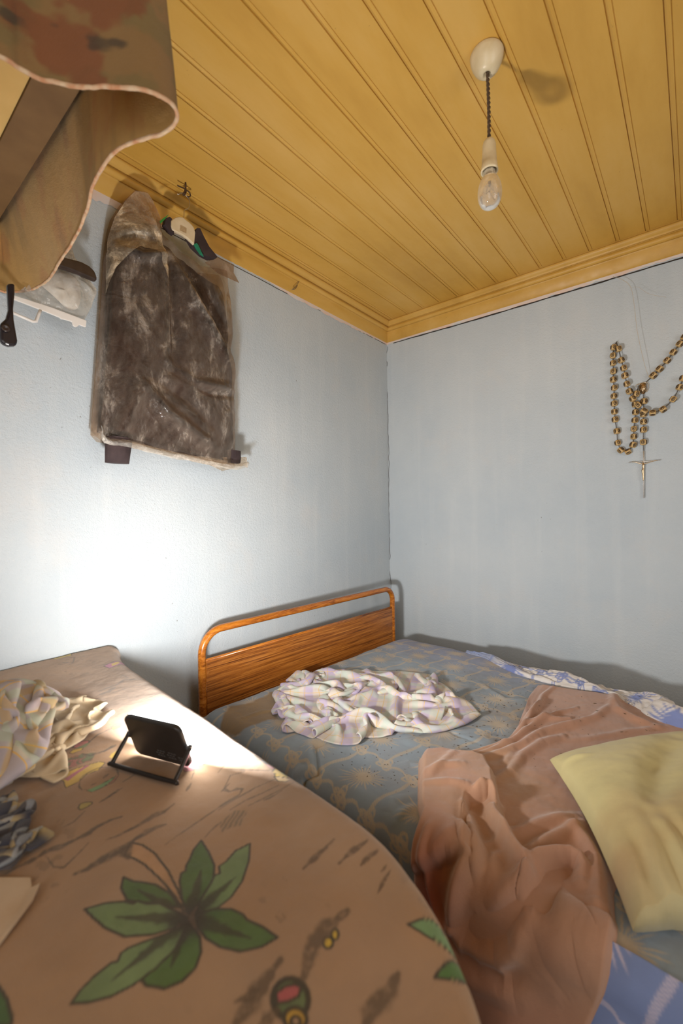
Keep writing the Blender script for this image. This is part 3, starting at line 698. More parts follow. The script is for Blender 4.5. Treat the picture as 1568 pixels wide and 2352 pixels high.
    # figures around the lamp
    leaf([c5(p) for p in ((320, 820), (380, 770), (480, 730), (640, 680), (740, 655), (790, 665), (720, 745), (600, 790), (540, 850), (400, 920), (370, 850))], (.55, .36, .07), None, .0008)
    leaf([c5(p) for p in ((375, 830), (520, 740), (600, 690), (640, 690), (520, 770), (420, 850))], (.40, .13, .16), None, 0)
    dk = [c5(p) for p in ((90, 800), (300, 680), (480, 600), (560, 585), (700, 570), (660, 640), (520, 690), (320, 780), (160, 825))]
    mk = box(dk, .01); x, y = X[mk], Y[mk]; d = poly_sd(x, y, dk)+.003*fbm(x*120, y*120, 1); n = fbm(x*110, y*110, 6)
    blend(mk, (1-sstep(-.002, .002, d))*.85, (.11, .10, .05)); blend(mk, (d < 0)*sstep(.08, .25, n)*.8, (.36, .12, .09)); blend(mk, (d < 0)*sstep(.1, .3, -n)*.6, (.16, .20, .09))
    leaf([c5(p) for p in ((465, 520), (500, 480), (560, 455), (620, 450), (640, 462), (590, 500), (520, 525))], (.55, .18, .15), None, .0012)
    leaf([c5(p) for p in ((500, 525), (600, 480), (638, 470), (600, 515), (540, 530))], (.20, .24, .10), None, 0)
    leaf([c5(p) for p in ((430, 575), (470, 540), (570, 522), (560, 545), (470, 580))], (.58, .38, .06), None, .0008)
    leaf([c5(p) for p in ((555, 360), (580, 320), (640, 340))], (.12, .18, .06), None, 0)
    leaf([c5(p) for p in ((850, 330), (900, 305), (970, 285), (960, 310), (880, 345))], (.66, .48, .08), None, .0008)
    leaf([c5(p) for p in ((600, 945), (700, 900), (800, 850), (900, 790), (850, 850), (760, 910), (660, 955))], (.20, .33, .15), None, .0006)
    stroke([c5(p) for p in ((800, 900), (880, 830), (920, 790))], .002, (.33, .12, .08)); leaf([c5(p) for p in ((830, 610), (850, 580), (910, 540), (900, 590), (860, 620))], (.58, .38, .06), None, 0)
    for pts, w in (([(540, 835), (580, 790), (660, 750), (740, 715), (860, 705), (905, 715), (925, 790), (880, 850), (700, 940)], .0018), ([(540, 830), (530, 910), (560, 940), (640, 930)], .0014), ([(770, 820), (820, 780)], .004), ([(650, 890), (700, 870)], .003), ([(560, 580), (640, 600), (740, 570), (900, 500)], .003), ([(620, 470), (720, 390), (860, 330)], .0028), ([(780, 560), (860, 510), (900, 490)], .0045), ([(980, 900), (860, 980), (740, 1050)], .0022)):
        stroke([c5(p) for p in pts], w)
    for pts, w in (([(50, 230), (200, 235), (400, 243)], .0030), ([(240, 40), (300, 130), (420, 200), (450, 290)], .0016), ([(0, 560), (140, 470), (300, 380), (470, 300)], .0020), ([(600, 325), (480, 400), (350, 470), (240, 530)], .0022), ([(200, 90), (100, 150), (0, 260)], .0018), ([(210, 250), (100, 280), (50, 380), (90, 410), (190, 390), (170, 440), (0, 545)], .0022), ([(230, 30), (260, 80), (330, 110)], .002)):
        stroke([c6(p) for p in pts], w, (.14, .09, .05))
    leaf([c6(p) for p in ((325, 132), (360, 145), (445, 205), (430, 222), (350, 160))], (.60, .27, .32), None, .0008)
    leaf([c6(p) for p in ((435, 240), (450, 195), (500, 215), (548, 275), (540, 292), (450, 290))], (.62, .45, .10), None, .0008)
    leaf([c6(p) for p in ((480, 240), (510, 225), (550, 275), (510, 262))], (.30, .42, .26), None, 0)
    leaf([c6(p) for p in ((440, 290), (545, 290), (560, 310), (530, 330), (470, 325))], (.60, .45, .25), None, .0010)
    # near the wall
    leaf([c8(p) for p in ((1165, 555), (1290, 500), (1410, 478), (1432, 520), (1340, 535), (1230, 575))], (.42, .16, .24), None, .0014)
    leaf([c8(p) for p in ((1255, 530), (1335, 500), (1340, 525), (1260, 552))], (.58, .40, .08), None, 0)
    leaf([c8(p) for p in ((590, 500), (680, 465), (800, 448), (810, 465), (700, 490), (620, 510))], (.55, .40, .08), None, .0012)
    leaf([c8(p) for p in ((830, 430), (900, 400), (975, 385), (940, 410), (860, 440))], (.45, .38, .08), None, .0008)
    for pts, w in (([(640, 520), (740, 490), (840, 485), (820, 540), (770, 565)], .0028), ([(700, 545), (780, 540)], .006), ([(1600, 440), (1380, 490), (1150, 545), (1080, 560)], .004), ([(1440, 570), (1568, 590), (1640, 600)], .003), ([(1640, 690), (1400, 700), (1300, 760), (1100, 830)], .005), ([(1300, 780), (1200, 840), (1120, 860)], .008), ([(1350, 680), (1380, 650), (1440, 680), (1380, 700)], .003), ([(1700, 720), (1400, 800), (1250, 850)], .003), ([(1170, 940), (1210, 930)], .004)):
        stroke([c8(p) for p in pts], w, (.17, .12, .08), .8)
    leaf([cl(p) for p in ((1060, 1090), (1230, 960), (1340, 920), (1440, 850), (1540, 930), (1545, 980), (1310, 1075), (1210, 1135), (1090, 1150))], (.36, .13, .14), None, .0008)
    leaf([cl(p) for p in ((1370, 950), (1440, 890), (1500, 940), (1420, 975))], (.55, .50, .36), None, .0006)
    for pts, w in (([(1230, 1140), (1190, 1254)], .0014), ([(0, 540), (100, 480), (200, 460)], .0016), ([(430, 150), (600, 80), (800, 0)], .0026)):
        stroke([cl(p) for p in pts], w)
    # small pills and stains
    d = sstep(.36, .42, fbm(X*70, Y*70, 99))*sstep(.1, .3, fbm(X*6, Y*6, 98)); d = (d*.35)[..., None]; col[:] = col*(1-d)+np.array([.14, .09, .05])*d
    return col
xs = np.concatenate([np.linspace(.012, .95, 480)[:-1], np.linspace(.95, 1.435, 300)])
R0 = .028
sv = np.concatenate([-np.linspace(.42, 0, 14)[:-1], np.linspace(0, R0*math.pi/2, 9)[:-1], R0*math.pi/2+np.linspace(0, .46, 330)**1.0, R0*math.pi/2+np.linspace(.48, 1.05, 24)])
X, S = np.meshgrid(xs, sv, indexing='ij')
ph = np.clip(S/R0, 0, math.pi/2)
Yg = y_edge(X)-R0*(1-np.cos(ph))-np.maximum(S-R0*math.pi/2, 0)*np.where(S > .6, 1, 1)
Yg = np.maximum(Yg, -3.1)
Zg = fg_h(X, Yg)-R0*(1-np.sin(ph))+np.minimum(S, 0)
Yg = Yg+np.where(S < 0, .006*np.sin(X*31)*np.clip(-S*6, 0, 1), 0)
# foot end rounds over
fe = np.clip((X-1.395)/.04, 0, 1); Zg = Zg-.05*fe**2*(S > 0)
cf = near_print(X, Yg)
M_near = cloth_mat('beige_beach_print_flannel', dirt=.16, bump=.35, weave=600, sheen=.3)
fs = grid('printed_sheet', np.stack([X, Yg, Zg], -1), M_near, None, cf, thick=.003)
tag(fs, 'beige flannel sheet with green palm leaf and beach print on the high near bed', 'sheet')
# foot end skirt of the sheet
yy = np.linspace(-1.99, -3.1, 120); zz = np.linspace(0, .42, 12)
YY, ZZ = np.meshgrid(yy, zz, indexing='ij')
nb = [(0.05, -1.76), (.9, -1.88), (1.25, -1.93), (1.36, -2.06), (1.39, -2.3), (1.39, -3.08), (.05, -3.08)]
o = link('mattress', mesh(*prism_geo([(a, b, .36) for a, b in nb], (0, 0, .42)), 'mattress'), M_matt); bevel(o, .03, 3)
tag(o, 'tall mattress wrapped in the beige palm print sheet at the near left', 'mattress')
nbed = empty('low_bed', (.7, -2.45, 0), 'low wooden bed base carrying the beige palm print mattress', 'bed')
o = link('platform', mesh(*prism_geo([(a*.985+.01, b, .28) for a, b in nb], (0, 0, .075)), 'platform'), M_wood_white, nbed, False)
for a, b in ((.1, -1.9), (1.3, -2.15), (.1, -3.0), (1.3, -3.0)):
    link('leg', mesh(*box_geo((a, b, .14), (.06, .06, .28)), 'leg'), M_wood_white, nbed, False)

# ------------------------------------------------------------------ the work light
lc = np.array([.771, -1.938]); wdir = np.array([.955, .295, 0]); fdir = np.array([-.295, .955, 0])
zb = float(fg_h(np.array(lc[0]), np.array(lc[1])))+.003
tilt = math.radians(20)
upv = np.array([0, 0, math.cos(tilt)])-fdir*math.sin(tilt); nrm = fdir*math.cos(tilt)+np.array([0, 0, math.sin(tilt)])
LW, LH, LT = .128, .090, .010
base = np.array([lc[0], lc[1], zb+.0005]); pc = base+upv*LH/2
M3 = Matrix(((wdir[0], nrm[0], upv[0]), (wdir[1], nrm[1], upv[1]), (wdir[2], nrm[2], upv[2])))
wl = empty('work_light', (lc[0], lc[1], zb), 'switched-on dark LED work light leaning on its wire stand on the palm print sheet', 'lamp')
M_dk = mottled('dark_grey_plastic', (.022, .019, .018), (.030, .026, .025), 30, .42)
def rrect(w, h, r, n=6):
    out = []
    for cx_, cy_, a0 in ((w/2-r, h/2-r, 0), (-w/2+r, h/2-r, 90), (-w/2+r, -h/2+r, 180), (w/2-r, -h/2+r, 270)):
        for k in range(n+1):
            a = math.radians(a0+90*k/n); out.append((cx_+r*math.cos(a), cy_+r*math.sin(a)))
    return out
pts = [pc+wdir*a+upv*b-nrm*LT/2 for a, b in rrect(LW, LH, .013)]
o = link('housing', mesh(*prism_geo(pts, nrm*LT), 'housing'), M_dk, wl, False); bevel(o, .003, 3)
te = NT('lit_led_panel'); em = te.n('ShaderNodeEmission'); em.inputs[0].default_value = (*LAMP_COL, 1); em.inputs[1].default_value = 60
te.t.links.new(em.outputs[0], te.out.inputs[0])
pts = [pc+wdir*a+upv*b+nrm*(LT/2+.0005) for a, b in rrect(LW-.001, LH-.001, .0125)]
link('led_panel', mesh(*prism_geo(pts, nrm*.0065), 'panel'), te.m, wl, False)
pr = pc-upv*.002
st = []
for a, b, c in ((-.071, 0, 0), (-.071, 1, 0), (-.066, 1, .006), (.066, 1, .006), (.071, 1, 0), (.071, 0, 0)):
    g = base+wdir*a-fdir*(.052 if b else 0); p = pr+wdir*a if not b else np.array([g[0], g[1], zb+.0045]); 
    if b and abs(a) == .071: p = p*.90+.10*(pr+wdir*a)
    st.append(p)
def flatbar(pts, wdt, thk):
    return tube_geo(spline(pts, 60), wdt, 8)
link('stand', mesh(*flatbar(st, .0038, .002), 'stand'), plain('dark_metal_bar', (.03, .024, .022), .3, .4), wl)
for s_ in (-1, 1):
    link('pivot_screw', mesh(*lathe_geo([(0, -.004), (.006, -.004), (.006, .004), (0, .004)], 16, pr+wdir*s_*.0675, tuple(wdir)), 'screw'), M_dk, wl)
tx = []
for r_, (n_, x0) in enumerate(((7, -.030), (11, -.034), (9, -.032))):
    for k in range(n_):
        if k % 4 == 3: continue
        c = pc+wdir*(x0+k*.0062+.028)+upv*(-.020-.0055*r_)-nrm*(LT/2+.0003); tx.append(box_geo(c, (.0040, .0006, .0022), M3))
link('moulded_text', mesh(*merge(*tx), 'text'), plain('grey_print', (.10, .09, .085), .6), wl, False)
al = bpy.data.lights.new('led_light', 'AREA'); al.shape = 'RECTANGLE'; al.size = LW-.012; al.size_y = LH-.012; al.energy = LAMP_POWER; al.color = LAMP_COL
ao = bpy.data.objects.new('led_light', al); COL.objects.link(ao)
ao.matrix_world = Matrix.Translation(Vector(pc+nrm*(LT/2+.009))) @ Matrix(((wdir[0], upv[0], -nrm[0]), (wdir[1], upv[1], -nrm[1]), (wdir[2], upv[2], -nrm[2]))).to_4x4()

# ------------------------------------------------------------------ pendant lamp
PX, PY = 1.109, -1.213
pl_ = empty('pendant_lamp', (PX, PY, ZC), 'bare clear bulb in an old cream holder on a twisted brown cord under the ceiling', 'lamp')
M_cream = mottled('yellowed_bakelite', (.62, .50, .30), (.70, .58, .38), 30, .35)
link('ceiling_rose', mesh(*lathe_geo([(0, ZC), (.040, ZC), (.042, ZC-.004), (.041, ZC-.012), (.038, ZC-.024), (.031, ZC-.038), (.022, ZC-.048), (.013, ZC-.054), (.009, ZC-.053), (.007, ZC-.046), (0, ZC-.044)], 40, (PX, PY, 0)), 'rose'), M_cream, pl_)
zc = np.linspace(ZC-.045, 2.222, 260)
v_, f_ = [], []
strands = []
for k in (0, 1):
    a = zc*260+k*math.pi; cx_ = PX+.0022*np.cos(a)+.004*np.sin((ZC-zc)*9); cy_ = PY+.0022*np.sin(a)
    strands.append(tube_geo(np.stack([cx_, cy_, zc], -1), .0026, 6))
link('twisted_cord', mesh(*merge(*strands), 'cord'), plain('brown_textile_cord', (.085, .05, .025), .9), pl_)
hx = PX+.004*math.sin((ZC-2.222)*9)
link('lamp_holder', mesh(*lathe_geo([(0, 2.226), (.010, 2.226), (.0145, 2.220), (.0165, 2.212), (.0175, 2.190), (.018, 2.180), (.0185, 2.179), (.0185, 2.166), (.0195, 2.165), (.0205, 2.152), (.0215, 2.148), (.0215, 2.143), (.0185, 2.143), (.018, 2.16), (0, 2.165)], 40, (hx, PY, 0)), 'holder'), M_cream, pl_)
tg = NT('dusty_clear_glass')
gl = tg.n('ShaderNodeBsdfGlossy'); gl.inputs[1].default_value = .06; gl.inputs[0].default_value = (1, 1, 1, 1)
trn = tg.n('ShaderNodeBsdfTransparent'); trn.inputs[0].default_value = (.93, .90, .84, 1)
df = tg.n('ShaderNodeBsdfDiffuse'); df.inputs[0].default_value = (.66, .58, .47, 1)
m1 = tg.n('ShaderNodeMixShader'); fr = tg.n('ShaderNodeFresnel'); fr.inputs[0].default_value = 1.45
tg.t.links.new(fr.outputs[0], m1.inputs[0]); tg.t.links.new(trn.outputs[0], m1.inputs[1]); tg.t.links.new(gl.outputs[0], m1.inputs[2])
m2 = tg.n('ShaderNodeMixShader'); vv = tg.coord(); lw = tg.n('ShaderNodeLayerWeight'); lw.inputs[0].default_value = .25
tg.set(m2.inputs[0], tg.math('ADD', tg.math('MULTIPLY', lw.outputs[1], .55), tg.ramp(tg.noise(vv, 60, 5), [(.35, .22), (.75, .42)])))
tg.t.links.new(m1.outputs[0], m2.inputs[1]); tg.t.links.new(df.outputs[0], m2.inputs[2]); tg.t.links.new(m2.outputs[0], tg.out.inputs[0])
bp = [(.0135, 2.150), (.0138, 2.140), (.0165, 2.132), (.022, 2.122), (.0275, 2.108), (.0298, 2.092), (.0295, 2.078), (.0265, 2.066), (.0205, 2.056), (.012, 2.0505), (.005, 2.0493), (.0001, 2.049)]
bpo = spline([(a, b, 0) for a, b in bp], 40)
bulb = link('bulb', mesh(*lathe_geo([(max(p[0], 1e-4), p[1]) for p in bpo], 40, (hx, PY, 0)), 'bulb'), tg.m, pl_)
mt = plain('bulb_metal', (.35, .33, .3), .3, 1)
link('screw_cap', mesh(*lathe_geo([(.0132, 2.165), (.0138, 2.160), (.0132, 2.157), (.0138, 2.153), (.0132, 2.150), (.0138, 2.146), (.0130, 2.140)], 24, (hx, PY, 0)), 'cap'), mt, bulb)
link('glass_stem', mesh(*merge(lathe_geo([(.004, 2.145), (.0035, 2.115), (.0022, 2.105), (.0001, 2.103)], 12, (hx, PY, 0)),
     tube_geo([(hx-.002, PY, 2.112), (hx-.009, PY, 2.098), (hx-.010, PY, 2.090)], .0005, 5), tube_geo([(hx+.002, PY, 2.112), (hx+.009, PY, 2.098), (hx+.010, PY, 2.090)], .0005, 5),
     tube_geo(spline([(hx-.010, PY, 2.090), (hx-.004, PY+.004, 2.097), (hx, PY, 2.092), (hx+.004, PY-.004, 2.097), (hx+.010, PY, 2.090)], 20), .0006, 5)), 'stem'), plain('dark_filament', (.05, .04, .035), .5), bulb)

# ------------------------------------------------------------------ rosary on the back wall
M_bead = mottled('carved_pale_wood', (.52, .335, .125), (.62, .43, .20), 90, .45, 0, .3, 500)
M_burn = plain('burnt_carving', (.045, .022, .010), .7)
M_gold = mottled('tarnished_gilt', (.50, .36, .20), (.70, .55, .38), 200, .28, 1)
M_chain = plain('dark_wire_chain', (.10, .075, .05), .4, .8)
def rp(x, y, d=-.014): return un(1390+x/5.6, 760+y/5.6, y=d)
rs = empty('rosary', tuple(rp(150, 150, -.005)), 'large rosary of carved pale wooden beads with a metal crucifix on the wall', 'rosary')
def bead_mesh():
    # barrel with chamfered square section, axis z, with dark carved rings on the four faces
    prof = [(.0045, -.0128), (.0085, -.0118), (.0108, -.0085), (.0115, 0), (.0108, .0085), (.0085, .0118), (.0045, .0128), (.0001, .0128)]
    prof = [(.0001, -.0128)]+prof
    V = []; seg = 24
    for r, z in prof:
        for k in range(seg):
            a = 2*math.pi*k/seg; c, s = math.cos(a), math.sin(a); q = (abs(c)**5+abs(s)**5)**(-1/5)
            V.append(np.array([r*c*q*.97, r*s*q*.97, z]))
    F = [(i*seg+k, i*seg+(k+1) % seg, (i+1)*seg+(k+1) % seg, (i+1)*seg+k) for i in range(len(prof)-1) for k in range(seg)]
    nb_ = len(F); geos = [(V, F)]
    for k in range(4):
        a = k*math.pi/2; cx_, sx_ = math.cos(a), math.sin(a)
        def pt(u, z, d=.0112): return np.array([cx_*d-sx_*u, sx_*d+cx_*u, z])
        ring = [pt(.0055*math.cos(t), .0080*math.sin(t)) for t in np.linspace(0, 2*math.pi, 20)]
        geos.append(tube_geo(ring, .0012, 5))
        sq = [pt(.0022*math.cos(t), .0036*math.sin(t)+(.0006*math.sin(t*3))) for t in np.linspace(.5, 5.6, 12)]
        geos.append(tube_geo(sq, .0013, 5)); geos.append(tube_geo([pt(0, .0005), pt(.001, -.004)], .0012, 5))
    V, F = merge(*geos); me = mesh(V, F, 'bead'); me.materials.append(M_bead); me.materials.append(M_burn)
    for i, p in enumerate(me.polygons): p.material_index = 0 if i < nb_ else 1
    me.shade_smooth(); return me
BM = bead_mesh(); rnd = random.Random(4)
b0 = None
def bead(p, d, big=1.0):
    global b0
    if b0 is None:
        o = bpy.data.objects.new('bead', BM); b0 = o
    else: o = b0.copy()
    COL.objects.link(o); o.parent = rs; o.matrix_parent_inverse = Matrix.Translation(rs.location).inverted()
    q = Vector((0, 0, 1)).rotation_difference(Vector(d)); R_ = q.to_matrix().to_4x4() @ Matrix.Rotation(rnd.choice([-.55, -.45, -.9, .1]), 4, 'Z')
    o.matrix_basis = Matrix.Translation(Vector(p)) @ R_ @ Matrix.Scale(big*rnd.uniform(.95, 1.04), 4)
strs = [
  [(105, 212), (98, 318), (98, 415), (103, 522), (100, 627), (113, 733), (108, 840), (112, 935), (115, 1040), (125, 1140), (147, 1290), (158, 1440), (198, 1535), (290, 1555), (355, 1465), (362, 1360), (365, 1260), (378, 1150), (388, 1045), (385, 945)],
  [(170, 232), (203, 377), (235, 478), (250, 575), (275, 682), (308, 778), (350, 872), (420, 955), (495, 1035), (607, 1055), (740, 1010), (870, 880), (955, 725), (1000, 610)],
  [(615, 575), (697, 490), (793, 382), (872, 275), (955, 168), (1015, 80)],
  [(395, 810), (372, 905)],
  [(495, 905), (487, 1075), (490, 1170), (490, 1272), (488, 1432)]]
for si, sx_ in enumerate(strs):
    dd = {0: -.014, 1: -.026, 2: -.016, 3: -.022, 4: -.015}[si]
    P = [rp(a, b, dd-(.004 if si == 1 and i in (6, 7, 8) else 0)) for i, (a, b) in enumerate(sx_)]
    for i, p in enumerate(P):
        if si == 3 and i == 1: continue
        a = P[max(i-1, 0)]; b = P[min(i+1, len(P)-1)]; d = (b-a)/np.linalg.norm(b-a)
        bead(p, d)
def chain_geo(pts, r=.0012):
    """links: small rings alternating along the polyline"""
    pts = np.array(pts); seg = np.linalg.norm(np.diff(pts, axis=0), axis=1); L = seg.sum(); n = max(2, int(L/.0042)); cs = np.concatenate([[0], np.cumsum(seg)]); gs = []
    for k in range(n):
        s_ = (k+.5)/n*L; p = np.array([np.interp(s_, cs, pts[:, j]) for j in range(3)]); i = min(np.searchsorted(cs, s_), len(seg))-1; d = (pts[i+1]-pts[i])/seg[i]
        up = np.array([0, 1.0, 0]) if k % 2 else np.cross(d, [0, 1.0, 0]); e = np.cross(d, up); 
        e = up if k % 2 == 0 else np.cross(d, up)
        ring = [p+d*.0030*math.cos(t)+e*.0018*math.sin(t) for t in np.linspace(0, 2*math.pi, 9)]
        gs.append(tube_geo(ring, .0007, 4))
    return merge(*gs)
for si, sx_ in enumerate(strs):
    dd = {0: -.014, 1: -.026, 2: -.016, 3: -.022, 4: -.015}[si]; pp = [rp(a, b, dd) for a, b in sx_]
    if si == 2: pp = [rp(520, 660, -.014)]+pp
    if si == 4: pp = [rp(488, 815, -.012)]+pp+[rp(490, 1545, -.012)]
    if si == 3: pp = [rp(430, 700, -.012)]+pp
    if si in (0, 1): pp = [rp(140, 150, -.012)]+pp
    link('chain', mesh(*chain_geo(pp), 'chain'), M_chain, rs)
mp_ = []
c0 = rp(482, 745, -.010)
mp_.append(prism_geo([rp(a, b, -.010) for a, b in ((430, 720), (450, 675), (490, 660), (525, 680), (530, 760), (500, 810), (465, 808), (440, 780))], (0, .003, 0)))
for a in range(26):
    p = rp(445+rnd.random()*75, 690+rnd.random()*105, -.0115); mp_.append(lathe_geo([(.0001, -.002), (.0018, -.0005), (.0001, .0018)], 6, p))
mp_.append(tube_geo(spline([rp(a, b, -.010) for a, b in ((400, 730), (390, 700), (430, 685), (470, 670), (530, 665), (548, 690), (546, 750), (525, 790))], 30), .0012, 6))
link('medal', mesh(*merge(*mp_), 'medal'), M_gold, rs)
cz = [rp(490, 1545), rp(492, 2150)]
cr = link('crucifix', mesh(*merge(tube_geo([rp(491, 1548, -.010), rp(494, 1700, -.010), rp(492, 2150, -.010)], .0030, 8), tube_geo([rp(298, 1692, -.010), rp(495, 1680, -.010), rp(704, 1662, -.010)], .0020, 8)), 'cross'), mottled('silver_metal', (.70, .66, .62), (.85, .83, .80), 300, .38, .75, .6, 900), rs)
def fig(p): return rp(p[0], p[1], -.014)
fg_ = merge(tube_geo(spline([fig(p) for p in ((485, 1700), (487, 1730), (486, 1770), (482, 1800), (486, 1850), (487, 1890), (487, 1925))], 24), np.interp(np.linspace(0, 1, 24), [0, .15, .3, .45, .6, .8, 1], [.0030, .0056, .0044, .0058, .0046, .0036, .0022]), 8),
            lathe_geo([(.0001, -.0034), (.0024, -.002), (.0028, 0), (.0022, .0024), (.0001, .0034)], 10, fig((478, 1690))),
            tube_geo(spline([fig(p) for p in ((487, 1712), (440, 1705), (390, 1690), (340, 1686))], 14), np.linspace(.0022, .0012, 14), 6),
            tube_geo(spline([fig(p) for p in ((489, 1708), (540, 1700), (600, 1680), (670, 1666))], 14), np.linspace(.0022, .0012, 14), 6),
            lathe_geo([(.0001, .0034), (.0030, .0030), (.0040, 0), (.0034, -.0036), (.0001, -.0042)], 10, fig((484, 1815))))
link('figure', mesh(*fg_, 'figure'), M_gold, cr)
nl = empty('nail', tuple(rp(140, 140, -.004)), 'small rusty nail holding the left loop of the rosary', 'nail')
link('shank', mesh(*tube_geo([rp(140, 148, 0.002), rp(148, 135, -.016)], .0013, 6), 'nail'), M_chain, nl)
# cobweb strands
cb = mesh(*merge(tube_geo(spline([un(a, b, y=d) for a, b, d in ((1407, 635, -.02), (1430, 643, -.03), (1448, 660, -.035), (1456, 700, -.04), (1463, 760, -.045), (1478, 830, -.04), (1490, 868, -.02))], 40), .0008, 5),
          tube_geo(spline([un(a, b, y=d) for a, b, d in ((1450, 660, -.034), (1466, 660, -.03), (1490, 675, -.03), (1530, 683, -.02))], 20), .0005, 4)), 'cobweb')
tag(link('cobweb', cb, plain('dusty_thread', (.55, .47, .36), .9)), 'thin dusty cobweb thread hanging from the cornice down to the rosary', 'cobweb')

# ------------------------------------------------------------------ crumpled cloths (small cloth solver)
def crumple(n, m, w, h, floor, fence, pos, rot=0.0, seed=1, steps=220, squeeze=.02, lift=.05, thick=.006, swirl=.5, noise_s=3.0, comp=1.0, wl=.12, amp=.035):
    """mass-spring sheet w x h pushed together inside 'fence'(x,y)->signed distance grad, settling on floor(x,y)"""
    rg = np.random.RandomState(seed)
    a, b = np.meshgrid(np.linspace(-.5, .5, n), np.linspace(-.5, .5, m), indexing='ij')
    x = a*w*math.cos(rot)-b*h*math.sin(rot)+pos[0]; y = a*w*math.sin(rot)+b*h*math.cos(rot)+pos[1]
    z = floor(x, y)+.03+lift*(fbm(a*noise_s+seed, b*noise_s, seed)+.8*np.abs(fbm(a*noise_s*2, b*noise_s*2+seed, seed+5)))
    if comp < 1:
        qx, qy = a*w/wl, b*h/wl
        x = pos[0]+(x-pos[0])*comp+.30*wl*fbm(qx*.9+3, qy*.9, seed+31); y = pos[1]+(y-pos[1])*comp+.30*wl*fbm(qx*.9, qy*.9+7, seed+32)
        z = floor(x, y)+thick+amp*(1+1.5*fbm(qx*1.0, qy*.6, seed+33, 2))+amp*.8*np.abs(fbm(qx*.7+qy*.7, qy*.5-qx*.5, seed+34, 2))
    P_ = np.stack([x, y, z], -1); V_ = np.zeros_like(P_)
    lx, ly = w/(n-1), h/(m-1); ld = math.hypot(lx, ly)
    def con(P_, A, B, L, k, only_stretch=False):
        d = P_[B]-P_[A]; r = np.linalg.norm(d, axis=-1, keepdims=True)+1e-9
        c = (r-L)/r*.5*k
        if only_stretch: c = np.where(r < L, 0, c)
        P_[A] += d*c; P_[B] -= d*c
    sl = slice
    sets = []
    for p in (0, 1):
        sets.append(((sl(p, n-1, 2), sl(None)), (sl(p+1, n, 2), sl(None)), lx, 1.0))
        sets.append(((sl(None), sl(p, m-1, 2)), (sl(None), sl(p+1, m, 2)), ly, 1.0))
    for p in (0, 1):
        sets.append(((sl(p, n-1, 2), sl(0, m-1)), (sl(p+1, n, 2), sl(1, m)), ld, .35))
        sets.append(((sl(p, n-1, 2), sl(1, m)), (sl(p+1, n, 2), sl(0, m-1)), ld, .35))
    for p in (0, 1, 2, 3):
        A = (sl(p, n-2, 4), sl(None)); B = (sl(p+2, n, 4), sl(None)); sets.append((A, B, 2*lx, .10))
        A = (sl(None), sl(p, m-2, 4)); B = (sl(None), sl(p+2, m, 4)); sets.append((A, B, 2*ly, .10))
    I, J = np.meshgrid(np.arange(n), np.arange(m), indexing='ij'); I = I.reshape(-1); J = J.reshape(-1)
    near = (np.abs(I[:, None]-I[None]) <= 2) & (np.abs(J[:, None]-J[None]) <= 2)
    rad = max(lx, ly)*1.05
    for it in range(steps):
        V_ *= .90; V_[..., 2] -= .0012
        sd, gx, gy = fence(P_[..., 0], P_[..., 1])
        f = np.clip(sd, 0, .2)[..., None]
        push = squeeze*(f*8+.0)*np.stack([gx, gy, 0*gx], -1)
        if it < steps*.8: V_ -= push*.25
        if it < steps*.45:
            V_[..., 0] += swirl*.0012*fbm(P_[..., 0]*9+it*.01, P_[..., 1]*9, seed+2); V_[..., 1] += swirl*.0012*fbm(P_[..., 0]*9, P_[..., 1]*9+it*.01, seed+3)
        sp_ = np.linalg.norm(V_, axis=-1, keepdims=True); V_ = V_*np.minimum(1, .012/(sp_+1e-9))
        O = P_.copy(); P_ = P_+V_
        for _ in range(5):
            for A, B, L, k in sets:
                # match lengths of slices
                a_ = P_[A].shape; b_ = P_[B].shape; q0 = min(a_[0], b_[0]); q1 = min(a_[1], b_[1])
                da = P_[B][:q0, :q1]-P_[A][:q0, :q1]; r = np.linalg.norm(da, axis=-1, keepdims=True)+1e-9
                c = (r-L)/r*.5*k; P_[A][:q0, :q1] += da*c; P_[B][:q0, :q1] -= da*c
            fl = floor(P_[..., 0], P_[..., 1])+thick
            P_[..., 2] = np.maximum(P_[..., 2], fl)
        if it % 3 == 0:
            Q = P_.reshape(-1, 3); G = Q@Q.T; dg = np.diag(G); D2 = dg[:, None]+dg[None]-2*G
            mk = (D2 < rad*rad) & ~near; ii, jj = np.nonzero(np.triu(mk, 1))
            if len(ii):
                d = Q[jj]-Q[ii]; r = np.linalg.norm(d, axis=1, keepdims=True)+1e-9; d = d/r
                c = (rad-r)*.35; cor = np.zeros_like(Q); cnt = np.zeros(len(Q)); np.add.at(cor, ii, -d*c); np.add.at(cor, jj, d*c); np.add.at(cnt, ii, 1); np.add.at(cnt, jj, 1)
                Q = Q+cor/np.maximum(cnt, 1)[:, None]*1.5; P_ = Q.reshape(P_.shape)
        V_ = P_-O
        fr_ = (P_[..., 2] < floor(P_[..., 0], P_[..., 1])+thick*1.4)[..., None]; V_ = np.where(fr_, V_*.6, V_)
    uv = np.stack([(a+.5)*w, (b+.5)*h], -1)
    return P_, uv
def poly_fence(pl):
    def f(x, y):
        e = .004; s0 = poly_sd(x, y, pl); gx = (poly_sd(x+e, y, pl)-s0)/e; gy = (poly_sd(x, y+e, pl)-s0)/e
        return s0, gx, gy
    return f
def w2l(x, y): return (x-OB[0])*EX[0]+(y-OB[1])*EX[1], (x-OB[0])*EY[0]+(y-OB[1])*EY[1]
def bed_floor(x, y):
    u, v = w2l(x, y); return top_h(u, np.clip(v, 0, VE))+.004
def near_floor(x, y): return fg_h(x, y)+.003
def bedpt(px, py, z=.60): q = un(px, py, z=z); return (q[0], q[1])
LIL = (.52, .47, .52)
